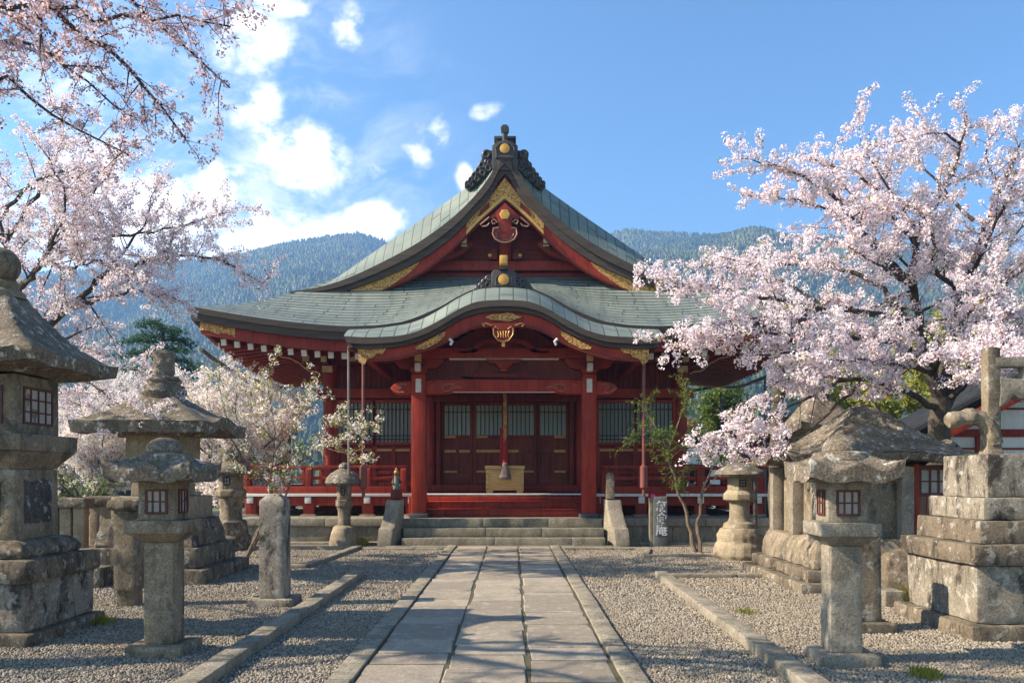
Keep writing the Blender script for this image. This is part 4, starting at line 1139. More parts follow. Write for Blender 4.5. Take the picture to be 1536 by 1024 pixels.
    H('stair_side', MB().box(-2.32, -2.0, 19.3, 19.8, .59, 1.06).box(2.0, 2.32, 19.3, 19.8, .59, 1.06), M['red'], bevel=.01)
    # dark void behind the posts
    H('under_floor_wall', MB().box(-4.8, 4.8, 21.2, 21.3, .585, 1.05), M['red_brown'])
build_body()

def build_hall_items():
    b = thing('offering_box', 'pale wooden offering box at the top of the red stairs before the doors', 'offering box', (CX + .01, 20.3, 1.135))
    w, d, h = .435, .28, .62
    mb = MB(); mb.box(-w, w, -d, d, .08, .60); mb.build('chest', M['box_wood'], b, bevel=.012)
    mb = MB()
    for s in (-1, 1): mb.box(s * w - .04, s * w + .04, -d - .02, -d + .05, .06, .602); mb.box(s * w - .04, s * w + .04, d - .05, d + .02, .06, .602)
    mb.box(-w, w, -d - .015, -d + .01, .08, .14); mb.box(-w, w, -d - .015, -d + .01, .54, .602)
    mb.build('corner_strap', M['box_wood'], b, bevel=.006)
    mb = MB(); mb.box(-.5, .5, -.34, -.26, .61, .70); mb.box(-.5, .5, .26, .34, .61, .70); mb.box(-.5, -.42, -.26, .26, .61, .70); mb.box(.42, .5, -.26, .26, .61, .70)
    for i in range(9): mb.box(-.42, .42, -.24 + .055 * i, -.215 + .055 * i, .63, .68)
    mb.build('slatted_top', M['box_wood'], b, bevel=.008)
    for s in (-1, 1):
        for t in (-1, 1): MB().box(s * .38 - .08, s * .38 + .08, t * .22 - .07, t * .22 + .07, 0, .08).build('foot', M['box_wood'], b, bevel=.015)
    mb = MB()
    for s in (-1, 1):
        for z in (.12, .2, .5): mb.sphere((s * (w - .005), -d - .025, z), .016, 6)
    mb.build('nail', M['bronze'], b)
    r = thing('bell_rope', 'thick twisted bell rope with grey tassel hanging over the offering box', 'bell rope', (CX + .02, 19.78, 1.45))
    mb = MB()
    for k in range(3):
        mb.tube([(0.024 * math.cos(t * 26 + k * 2.094), 0.024 * math.sin(t * 26 + k * 2.094), .40 + t * 2.5) for t in np.linspace(0, 1, 90)], .026, 6)
    mb.build('rope', M['rope'], r)
    MB().lathe([(.05, .42), (.058, .6), (.05, .95), (.04, 1.1)], 12).build('red_binding', M['red_cloth'], r)
    mb = MB().lathe([(.03, .46), (.075, .43), (.065, .36), (.10, .28), (.155, .10), (.13, .05), (.02, .04)], 22)
    for i in range(26):
        a = i * .2417 * math.pi; mb.tube([(.07 * math.cos(a), .07 * math.sin(a), .36), (.13 * math.cos(a), .13 * math.sin(a), .17), (.15 * math.cos(a), .15 * math.sin(a), .02 + .03 * (i % 3))], .012, 4)
    mb.build('tassel', M['tassel'], r)
    MB().ribbon([(-.13, 1.32), (-.04, 1.30)], [(-.135, .42), (-.02, .42)], .04, .06).build('red_streamer', M['red_cloth'], r)
    # posts on the cheek walls
    g = thing('guardian_post', 'small bronze guardian post with green body and gold head on a cheek wall', 'guardian post', (CX - 2.44, 18.14, 1.055))
    MB().square([(.12, 0), (.12, .14), (.09, .17), (.09, .22)]).build('pedestal', M['red_brown'], g, bevel=.012)
    MB().lathe([(.075, .22), (.085, .3), (.07, .42), (.05, .5), (.06, .54)], 14).build('body', M['copper_green'], g)
    mb = MB().sphere((0, 0, .60), .062, 12); mb.lathe([(.03, .64), (.035, .68), (.01, .71)], 10); mb.build('head', M['brass'], g)
    mb = MB().tube([(.05, -.02, .46), (.10, -.02, .38), (.09, -.06, .3)], .025, 6); mb.tube([(-.05, -.02, .46), (-.09, -.03, .38), (-.06, -.08, .34)], .025, 6); mb.build('arm', M['red_brown'], g)
    g = thing('stone_post', 'slim bare grey stone post with rounded top on a cheek wall', 'post', (CX + 2.42, 18.14, 1.055))
    MB().square([(.095, 0), (.088, .5), (.075, .57), (.035, .60)]).build('shaft', M['stone'], g, bevel=.012, rough=.005, seg=.1)
    # lettered stone
    s = thing('lettered_stone', 'dark grey upright stone slab with three white brushed characters by the platform', 'inscribed stone', (3.33, 17.92, 0))
    MB().square([(.155, -.02), (.15, 1.05), (.14, 1.12)], ratio=.45).build('slab', M['slate'], s, bevel=.012, rough=.004, seg=.15)
    MB().box(-.24, -.152, -.02, .09, -.02, 1.08).build('side_slab', M['stone_step'], s, bevel=.01, rough=.004, seg=.15)
    for i, ch in enumerate('叙食庵'):
        cu = bpy.data.curves.new('character', 'FONT'); cu.body = ch; cu.size = .27; cu.align_x = 'CENTER'; cu.align_y = 'CENTER'; cu.extrude = .004; cu.offset = .004
        to = bpy.data.objects.new('character_tmp', cu); COL.objects.link(to)
        bpy.context.view_layer.update()
        me = bpy.data.meshes.new_from_object(to.evaluated_get(bpy.context.evaluated_depsgraph_get()))
        bpy.data.objects.remove(to)
        me.name = 'character'
        for v in me.vertices:
            q = v.co * 40; v.co.x += .005 * mnoise.noise(q); v.co.y += .005 * mnoise.noise(q + Vector((9, 3, 1)))
        me.materials.clear(); me.materials.append(M['ink'])
        o = bpy.data.objects.new('character', me); COL.objects.link(o); o.parent = s
        o.location = (.02, -.078, .88 - .265 * i); o.rotation_euler = (R(90), 0, 0)
    c = thing('red_cloth_cover', 'bright red cloth with a pink patch hung behind the lettered stone', 'cloth', (3.33, 18.25, .58))
    MB().ribbon([(-.2, .6), (-.05, .62), (.1, .605), (.2, .6)], [(-.2, .0), (-.05, .0), (.1, .0), (.2, .0)], -.02, .06).build('cloth', M['red_cloth'], c, bevel=.01)
    MB().box(-.155, -.055, -.045, -.024, .46, .58).build('pink_patch', M['pink'], c, bevel=.006)
build_hall_items()
# ------------------------------------------------------------------ stone lanterns
def roof_cap(mb, h, z0, z1, th, top=.12, up=.06, wave=0.0, arch=0.0, power=1.6, n=26, arch_x=True):
    """a square stone roof: concave slopes, lifted corners, wavy or arched edges"""
    def zt(x, y):
        t = max(abs(x), abs(y)); q = min(1, max(0, (t - top) / (1 - top)))
        e = (abs(x) * abs(y)) ** 1.5
        s = min(abs(x), abs(y)) / max(t, 1e-6)       # 0 at mid edge, 1 at the corner
        z = z0 + th + (z1 - z0 - th) * (1 - q) ** power + up * e
        w = t ** 5
        z += wave * w * math.cos(s * math.pi * 1.9)
        if arch and (abs(x) > abs(y)) == arch_x: z += arch * t ** 3 * max(0, math.cos(s * math.pi / 1.1)) ** 1.2
        elif arch: z += arch * .25 * t ** 6 * max(0, math.cos(s * math.pi / 1.1))
        return z
    L = np.linspace(-1, 1, n)
    mb.grid([[(x * h, y * h, zt(x, y)) for x in L] for y in L])
    def zb(x, y):
        if wave:
            t = max(abs(x), abs(y)); s = min(abs(x), abs(y)) / max(t, 1e-6)
            return z0 + up * (abs(x) * abs(y)) ** 1.5 + .35 * wave * t ** 5 * math.cos(s * math.pi * 1.9)
        t = max(abs(x), abs(y)); return min(zt(x, y) - th * .55, z0 + (zt(x, y) - th - z0) * t ** 3 if t > .55 else z0)
    mb.grid([[(x * h * .97, y * h * .97, zb(x, y)) for x in L] for y in L], True)
    per = [(x, -1) for x in L] + [(1, y) for y in L[1:]] + [(x, 1) for x in L[::-1][1:]] + [(-1, y) for y in L[::-1][1:-1]]
    k = len(per); b = len(mb.v)
    vs = [(x * h, y * h, zt(x, y)) for x, y in per] + [(x * h * .97, y * h * .97, zb(x, y)) for x, y in per]
    mb.add(vs, [(i, k + i, k + (i + 1) % k, (i + 1) % k) for i in range(k)])
    return mb

def weld(o, d=.002):
    md = o.modifiers.new('weld', 'WELD'); md.merge_threshold = d
    return o

def lamp_windows(root, h, z0, z1, mat_l, ww=.62, nx=3, nz=3, zc=None, y_faces=((0, -1), (1, 0), (-1, 0)), off=.0):
    """lattice windows with paper panes set into the faces of a lamp house"""
    for fx, fy in y_faces:
        w = h * ww; H_ = z1 - z0
        m = Matrix.Rotation(math.atan2(fx, -fy), 4, 'Z')
        mb = MB(); dd = h + .004 + off
        fr = .016 + h * .02
        def bx(x0, x1, a, b, t=.02):
            vs = [m @ Vector((x, y, z)) for z in (a, b) for y in (-dd - t * .4, -dd + t) for x in (x0, x1)]
            mb.add(vs, [(0, 2, 3, 1), (4, 5, 7, 6), (0, 1, 5, 4), (2, 6, 7, 3), (0, 4, 6, 2), (1, 3, 7, 5)])
        bx(-w, -w + fr, z0, z1, .024); bx(w - fr, w, z0, z1, .024); bx(-w + fr, w - fr, z0, z0 + fr, .024); bx(-w + fr, w - fr, z1 - fr, z1, .024)
        b = .010 + h * .015
        for i in range(1, nx): x = -w + 2 * w * i / nx; bx(x - b / 2, x + b / 2, z0 + fr, z1 - fr)
        for j in range(1, nz): z = z0 + H_ * j / nz; bx(-w + fr, w - fr, z - b / 2, z + b / 2, .016)
        wo = mb.build('window', mat_l, root, smooth=False)
        p = MB(); dd2 = h + .001 + off
        vs = [m @ Vector((x, y, z)) for z in (z0 + .003, z1 - .003) for y in (-dd2, -dd2 + .02) for x in (-w + .003, w - .003)]
        p.add(vs, [(0, 2, 3, 1), (4, 5, 7, 6), (0, 1, 5, 4), (2, 6, 7, 3), (0, 4, 6, 2), (1, 3, 7, 5)])
        p.build('pane', M['paper'], wo, smooth=False)

def part(name, mb, mat, root, bevel=.015, rough=.008, seg=.08, **k): return mb.build(name, mat, root, bevel=bevel, rough=rough, seg=seg, **k)

# the tall dark lantern at the edge of the picture
def big_lantern():
    t = thing('stone_lantern', 'tallest dark weathered stone lantern on a stepped plinth with round ball finial', 'stone lantern', (-5.16, 8.05, 0), group='stone lanterns')
    D = M['stone_dark']; S_ = M['stone']
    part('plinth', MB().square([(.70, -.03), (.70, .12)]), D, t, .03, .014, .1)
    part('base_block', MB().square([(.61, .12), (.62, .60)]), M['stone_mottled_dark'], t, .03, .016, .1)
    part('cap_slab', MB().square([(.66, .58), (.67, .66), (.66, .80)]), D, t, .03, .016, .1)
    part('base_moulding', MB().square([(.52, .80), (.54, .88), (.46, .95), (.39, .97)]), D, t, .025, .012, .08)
    part('shaft', MB().square([(.37, .965), (.365, 1.66)]), S_, t, .02, .006, .1)
    for fx, fy in ((0, -1), (1, 0), (-1, 0)):
        m = Matrix.Rotation(math.atan2(fx, -fy), 4, 'Z'); mb = MB()
        mb.loft([[m @ Vector((x, -.372, z)) for x, z in pts] for pts in ([(-.23, 1.12), (.23, 1.12), (.23, 1.53), (.1, 1.56), (-.12, 1.53), (-.23, 1.56)],)] +
                [[m @ Vector((x, -.362, z)) for x, z in [(-.23, 1.12), (.23, 1.12), (.23, 1.53), (.1, 1.56), (-.12, 1.53), (-.23, 1.56)]]])
        o = part('carved_panel', mb, M['panel_dark'], t, 0, .012, .05, nscale=14)
    part('neck', MB().square([(.36, 1.66), (.38, 1.70), (.49, 1.83)]), S_, t, .012, .006)
    part('shelf', MB().square([(.50, 1.83), (.505, 2.0)]), S_, t, .02, .008)
    part('lamp_house', MB().square([(.37, 2.0), (.37, 2.58)]), S_, t, .015, .005)
    lamp_windows(t, .37, 2.1, 2.47, M['latt_red'], .68, 4, 3)
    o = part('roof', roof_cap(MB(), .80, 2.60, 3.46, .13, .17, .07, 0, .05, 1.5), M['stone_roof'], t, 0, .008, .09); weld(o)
    part('finial_neck', MB().lathe([(.22, 3.38), (.21, 3.44), (.15, 3.48), (.17, 3.53), (.13, 3.56)], 20), S_, t, 0, .006)
    part('finial', MB().sphere((0, 0, 3.71), .175, 22, 1.06), S_, t, 0, .007)
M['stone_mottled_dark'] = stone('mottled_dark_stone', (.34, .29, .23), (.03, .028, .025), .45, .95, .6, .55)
big_lantern()

def post_lantern(label, loc, rz, s=1.0, mats=None, windows=True):
    mt = mats or (M['stone'], M['stone_roof'])
    t = thing('stone_lantern', label, 'stone lantern', loc, rz, group='stone lanterns')
    part('plinth', MB().square([(.25, -.02), (.25, .10)]), mt[0], t, .02, .01)
    part('shaft', MB().square([(.132, .10), (.128, 1.0)]), mt[0], t, .014, .004)
    part('neck', MB().square([(.13, 1.0), (.14, 1.01), (.235, 1.085)]), mt[0], t, .008, .004)
    part('shelf', MB().square([(.25, 1.085), (.25, 1.20)]), mt[0], t, .014, .006)
    part('lamp_house', MB().square([(.163, 1.20), (.163, 1.545)]), mt[0], t, .01, .004)
    lamp_windows(t, .163, 1.255, 1.475, M['latt_red'], .60, 3, 2)
    o = part('roof', roof_cap(MB(), .38, 1.535, 1.80, .125, .3, .035, .04, 0, 1.2), mt[1], t, 0, .007, .05); weld(o)
    part('roof_tier', MB().lathe([(.10, 1.68), (.235, 1.69), (.255, 1.73), (.23, 1.785), (.15, 1.805)], 18), mt[1], t, 0, .008, .05)
    part('finial', MB().lathe([(.13, 1.79), (.155, 1.81), (.15, 1.86), (.11, 1.91), (.05, 1.935), (.005, 1.94)], 18), mt[1], t, 0, .006, .05)
    return t
post_lantern('slender dark post lantern with mossy wavy roof in the shade by the tallest lantern', (-3.14, 7.2, 0), 0)
rl = post_lantern('slender sunlit post lantern with pale wavy roof in front of the stone-roofed hut', (2.83, 6.85, 0), R(-3), mats=(M['stone_pale'], M['stone_roof']))

# broad mossy lantern behind
def broad_lantern():
    t = thing('stone_lantern', 'broad mossy stone lantern with a wide thick roof on three dark steps', 'stone lantern', (-5.48, 12.55, 0), group='stone lanterns')
    D = M['stone_dark']
    for k, (h, a, b) in enumerate(((1.02, -.02, .22), (.84, .22, .52))): part('step', MB().square([(h, a), (h, b)]), D, t, .03, .018, .13)
    part('rock_base', MB().square([(.74, .52), (.70, .72), (.64, .92)]), M['stone_dark'], t, .04, .05, .08, nscale=7)
    part('plinth_block', MB().square([(.56, .92), (.56, 1.27)]), M['stone_warm'], t, .02, .008, .1)
    part('niche', MB().box(-.36, .36, -.575, -.555, 1.0, 1.2), M['brass'], t, .005, 0)
    part('shaft', MB().square([(.36, 1.27), (.34, 1.62)]), M['stone_warm'], t, .02, .006, .1)
    part('shelf', MB().square([(.42, 1.62), (.52, 1.7), (.52, 1.8)]), M['stone_warm'], t, .02, .008, .1)
    part('lamp_house', MB().square([(.41, 1.8), (.41, 2.24)]), M['stone_warm'], t, .015, .005, .1)
    o = part('roof', roof_cap(MB(), .98, 2.2, 2.86, .17, .2, .03, .0, .13, 1.15), M['stone_roof'], t, 0, .016, .08); weld(o)
    part('roof_ring', MB().lathe([(.30, 2.78), (.34, 2.9), (.30, 3.0), (.24, 3.02), (.27, 3.08), (.22, 3.14), (.13, 3.16)], 18), M['stone_roof'], t, 0, .014, .06)
    part('finial', MB().lathe([(.13, 3.14), (.165, 3.2), (.155, 3.42), (.17, 3.5), (.10, 3.56), (.01, 3.57)], 14), M['stone_roof'], t, 0, .016, .05)
    mb = MB(); rng = random.Random(2); vs = []
    return t
broad_lantern()

def round_lantern(name, label, loc, prof_base, prof_shaft, prof_shelf, hut, prof_roof, prof_fin, mats, rz=0, n=18, hut_n=6):
    t = thing('stone_lantern', label, 'stone lantern', loc, rz, group='stone lanterns')
    if prof_base: part('base', MB().lathe(prof_base, n), mats[0], t, 0, .02, .07, nscale=5)
    part('shaft', MB().lathe(prof_shaft, n), mats[1], t, 0, .006, .07)
    part('shelf', MB().lathe(prof_shelf, 8, ph=math.pi / 8), mats[1], t, .01, .006, .07)
    r, a, b = hut
    part('lamp_house', MB().lathe([(r, a), (r, b)], 8, ph=math.pi / 8), mats[1], t, .008, .004, .08)
    lamp_windows(t, r * math.cos(math.pi / 8), a + (b - a) * .28, b - (b - a) * .2, M['lattice'], .30, 2, 2, y_faces=((0, -1),), off=.002)
    part('roof', MB().lathe(prof_roof, 22), mats[2], t, 0, .014, .06, nscale=6)
    if prof_fin: part('finial', MB().lathe(prof_fin, 14), mats[2], t, 0, .008, .05)
    return t
round_lantern('', 'small stone lantern with mushroom cap roof against the platform beside the steps', (-3.8, 18.05, 0),
              [(.33, -.02), (.34, .06), (.30, .28), (.25, .42), (.19, .46)], [(.15, .45), (.14, .6), (.145, .78), (.17, .86)], [(.17, .86), (.20, .9), (.20, 1.03), (.17, 1.05)],
              (.165, 1.05, 1.38), [(.12, 1.36), (.38, 1.37), (.43, 1.42), (.40, 1.52), (.30, 1.64), (.16, 1.72), (.08, 1.74)], [(.1, 1.72), (.13, 1.78), (.11, 1.84), (.03, 1.88), (.005, 1.885)],
              (M['stone_warm'], M['stone'], M['stone_roof']))
round_lantern('', 'tall pale round lantern with flat cap behind the broad mossy lantern near the veranda', (-6.0, 17.0, 0),
              [(.42, -.02), (.42, .28), (.36, .34), (.34, .6), (.30, .64)], [(.24, .62), (.22, .8), (.23, 1.0), (.26, 1.1)], [(.26, 1.1), (.32, 1.16), (.32, 1.26), (.28, 1.3)],
              (.25, 1.3, 1.62), [(.2, 1.6), (.42, 1.61), (.46, 1.66), (.42, 1.74), (.26, 1.84), (.16, 1.88), (.12, 1.9)], [(.15, 1.86), (.17, 1.95), (.16, 2.03), (.19, 2.1), (.19, 2.13), (.01, 2.14)],
              (M['stone_dark'], M['stone'], M['stone_roof']))
round_lantern('', 'sunlit stone lantern with wide round roof and lumpy rock base beside the leaning young tree', (4.34, 15.2, 0),
              [(.44, -.02), (.50, .08), (.47, .26), (.42, .34), (.43, .46), (.36, .58), (.31, .60)], [(.31, .60), (.29, .68), (.215, .72), (.19, .8), (.185, 1.02), (.20, 1.1)], [(.2, 1.08), (.31, 1.13), (.31, 1.24), (.26, 1.28), (.24, 1.31)],
              (.225, 1.31, 1.56), [(.2, 1.55), (.44, 1.57), (.485, 1.61), (.46, 1.66), (.34, 1.74), (.2, 1.82), (.12, 1.84)], [(.12, 1.82), (.15, 1.87), (.1, 1.93), (.01, 1.95)],
              (M['stone_warm'], M['stone_warm'], M['stone_roof']))

def rear_lantern():
    t = thing('stone_lantern', 'stone lantern with curved hipped roof and dark knob half hidden behind the stone-roofed hut', 'stone lantern', (5.5, 14.3, 0), R(8), group='stone lanterns')
    part('base_block', MB().square([(.7, -.02), (.7, .3), (.5, .3), (.5, .6)]), M['stone'], t, .02, .014, .1)
    part('shaft', MB().square([(.3, .6), (.28, 1.62)]), M['stone'], t, .02, .006, .1)
    part('shelf', MB().square([(.34, 1.62), (.5, 1.74), (.5, 1.88)]), M['stone_dark'], t, .02, .008, .1)
    part('lamp_house', MB().square([(.36, 1.88), (.36, 2.36)]), M['stone_warm'], t, .015, .005, .1)
    o = part('roof', roof_cap(MB(), .72, 2.3, 2.98, .12, .2, .10, 0, .05, 1.5), M['stone_roof'], t, 0, .014, .08); weld(o)
    part('finial', MB().lathe([(.16, 2.94), (.2, 3.02), (.14, 3.08), (.09, 3.1), (.11, 3.18), (.13, 3.26), (.07, 3.34), (.01, 3.36)], 14), M['bronze'], t, 0, .006, .05)
rear_lantern()

# stone posts
def post(label, loc, h, w, rz=0, mat='stone', plinth=True, w2=None):
    t = thing('stone_post', label, 'stone post', loc, rz)
    if plinth: part('plinth', MB().square([(w * 1.72, -.02), (w * 1.70, .10)]), M[mat], t, .02, .01)
    part('shaft', MB().square([(w, .1 if plinth else -.02), (w * .97, h - .09), (w * .9, h - .07), (w * .35, h)]), M[mat], t, .012, .006)
post('square weathered stone post with low pyramid top standing alone on the shaded gravel', (-2.93, 9.85, 0), 1.37, .155, 0, 'stone_mottled_dark')
post('dark square stone post on a plinth directly behind the sunlit slender lantern', (3.62, 8.3, 0), 1.05, .16, 0, 'stone_dark')
t = thing('stone_stele', 'narrow flat stone stele with a mossy overhanging cap beside the broad lantern', 'stele', (-4.70, 9.8, 0))
part('foot', MB().square([(.11, -.02), (.11, .2)]), M['stone'], t, .01, .006)
part('shaft', MB().square([(.135, .19), (.135, 1.17)]), M['stone'], t, .012, .005)
part('cap', MB().square([(.19, 1.17), (.2, 1.22), (.18, 1.30)]), M['stone_dark'], t, .02, .02, .05)

# low stone fence of the grave plot
def fence_block(label, loc, n, L):
    t = thing('stone_fence', label, 'stone fence', loc, R(2))
    part('sill', MB().box(-L / 2, L / 2, -.16, .16, -.02, .42), M['stone_dark'], t, .02, .02, .12)
    for i in range(n):
        x = -L / 2 + .1 + (L - .2) * i / (n - 1); part('post', MB().square([(.085, .42), (.085, 1.08)], (x, 0)), M['stone_warm'], t, .015, .008, .1)
    part('coping', MB().box(-L / 2 - .04, L / 2 + .04, -.16, .16, 1.08, 1.24), M['stone_dark'], t, .03, .02, .1)
fence_block('mossy stone fence panel of close set posts, half hidden by the tallest lantern', (-7.35, 12.6, 0), 6, 1.25)
fence_block('mossy stone fence panel of close set posts, nearer to the flat stele', (-6.68, 13.6, 0), 6, 1.0)
b = thing('stone_block', 'low dark rough stone kerb block lying before the stone fence', 'stone block', (-6.3, 11.4, 0))
part('block', MB().box(-.5, .5, -.2, .2, -.02, .3), M['stone_dark'], b, .04, .03)

# ------------------------------------------------------------------ the stepped monument and its carved top
def monument():
    t = thing('stone_monument', 'massive stained stone pedestal of stacked square tiers at the edge of the gravel', 'monument', (5.2, 8.42, 0))
    D = M['stone_dark']
    part('plinth', MB().square([(.80, -.03), (.79, .15)]), D, t, .03, .02, .12)
    mb = MB()
    part('base_block', MB().square([(.68, .15), (.69, .72)]), M['stone_mottled'], t, .03, .014, .12)
    part('cap_slab', MB().square([(.74, .72), (.745, .92)]), D, t, .025, .014, .12)
    part('tier', MB().square([(.615, .92), (.61, 1.15)]), D, t, .025, .014, .12)
    part('tier', MB().square([(.525, 1.15), (.525, 1.37)]), M['stone_mottled'], t, .025, .012, .12)
    part('top_block', MB().square([(.425, 1.37), (.42, 1.81)]), M['stone_mottled'], t, .02, .01, .1)
    s = thing('stone_carving', 'tall carved stone upright with curling arms standing on the stacked pedestal', 'carving', (5.06, 8.42, 1.80))
    part('upright', MB().square([(.095, 0), (.072, .1), (.068, 1.14)]), M['stone'], s, .02, .012, .06)
    arm = cr([(.02, 0, .12), (-.02, 0, .3), (-.08, 0, .38), (-.2, 0, .41), (-.34, 0, .395), (-.46, 0, .36)], 16)
    part('hooked_arm', MB().tube(arm, [.10, .10, .10, .095, .09, .085, .085, .082, .085, .09, .095, .085, .08, .095, .10, .07], 9), M['stone'], s, 0, .02, .04, nscale=9)
    sc = [(.05, .62), (.14, .66), (.2, .74), (.27, .70), (.36, .72), (.44, .66), (.52, .70), (.6, .80), (.8, .84), (1.1, .84), (1.1, 1.0), (.62, 1.0), (.4, .9), (.2, .92), (.05, .95)]
    sc = [(x, z - .11) for x, z in sc]
    part('scalloped_arm', MB().plate(sc, -.08, .08), M['stone_pale'], s, .025, .012, .06)
    part('cross_beam', MB().box(-.0, 1.15, -.07, .07, .93, 1.04), M['stone_pale'], s, .02, .012, .06)
    part('strut', MB().square([(.05, .72), (.05, .95)], (.36, 0)), M['stone_pale'], s, .012, .008, .05)
monument()

# ------------------------------------------------------------------ the stone-roofed hut
def hut():
    t = thing('stone_roofed_hut', 'small hut with a heavy lichened stone roof, pale stone posts and a brown plank door', 'hut', (5.3, 12.1, 0))
    for h, a, b in ((1.42, -.02, .14), (1.28, .14, .30)): part('step', MB().square([(h, a), (h, b)]), M['stone_dark'], t, .03, .03, .12)
    part('rock_base', MB().square([(1.16, .30), (1.13, .46), (1.12, .56), (1.05, .70)]), M['stone'], t, .04, .06, .09, nscale=3.2)
    for (x, y) in ((-.98, -.92), (-.66, -.92), (.22, -.92), (-.98, .92), (.98, .92), (-.98, 0)):
        part('post', MB().square([(.085, .70), (.085, 1.72)], (x, y)), M['stone_pale'], t, .012, .005, .12)
    part('low_slab', MB().box(-1.04, -.90, -1.0, -.55, .66, .93).box(-.88, -.62, -1.02, -.9, .66, .93), M['stone_pale'], t, .012, .005, .12)
    part('back_wall', MB().box(-.9, .9, -.8, .8, .70, 1.74), M['stone'], t, .01, .004, .3)
    d = MB()
    for i in range(5): d.box(.40 + i * .115, .51 + i * .115, -.93, -.89, .74, 1.30)
    dr = d.build('plank_door', M['wood'], t, bevel=.006)
    MB().box(.70, .735, -.945, -.925, .95, 1.12).build('handle', M['white'], dr, bevel=.004)
    MB().box(.32, .395, -.96, -.86, .70, 1.76).build('red_post', M['red'], t, bevel=.008)
    MB().box(.98, 1.05, -.96, -.86, .70, 1.76).build('red_post', M['red_brown'], t, bevel=.008)
    f = MB(); f.box(.40, .975, -.935, -.885, 1.30, 1.35); f.box(.40, .975, -.935, -.885, 1.67, 1.74); f.box(.40, .44, -.935, -.885, 1.35, 1.67); f.box(.935, .975, -.935, -.885, 1.35, 1.67)
    for x in (.57, .69, .81): f.box(x - .012, x + .012, -.925, -.89, 1.35, 1.67)
    f.box(.44, .935, -.922, -.892, 1.5, 1.52)
    w = f.build('window', M['latt_red'], t, smooth=False)
    MB().box(.44, .935, -.905, -.895, 1.35, 1.67).build('pane', M['paper'], w, smooth=False)
    o = part('roof', roof_cap(MB(), 1.28, 1.74, 2.62, .10, .14, .03, 0, .30, 1.45, n=34), M['stone_roof'], t, 0, .022, .09); weld(o)
    part('roof_knob', MB().lathe([(.2, 2.5), (.23, 2.56), (.17, 2.63), (.1, 2.66), (.01, 2.67)], 14), M['stone_roof'], t, 0, .014, .06)
    b = thing('boulder', 'mossy dark boulder with pale lichen beside the hut door', 'boulder', (5.35, 10.75, 0))
    part('rock', MB().loft([[(.42 * r * math.cos(a) * 1.0, .25 * r * math.sin(a), z) for a in np.linspace(0, 2 * math.pi, 10, endpoint=False)] for r, z in ((.95, -.05), (1.05, .2), (1.0, .42), (.75, .55), (.3, .6))]), M['stone_dark'], b, 0, .05, .08, nscale=5)
    s = thing('stone_block', 'small pale stone block at the foot of the stacked pedestal', 'stone block', (4.62, 9.75, 0))
    part('block', MB().box(-.12, .12, -.15, .15, -.02, .2), M['stone_pale'], s, .02, .012)
    h = MB().tube(cr([(4.4, 10.6, .12), (4.7, 10.4, .08), (4.95, 10.2, .05), (5.2, 10.0, .03)], 14), .022, 7).build('hose', M['pink_pipe'])
    tag(h, 'faded red hose lying on the gravel by the hut', 'hose')
hut()

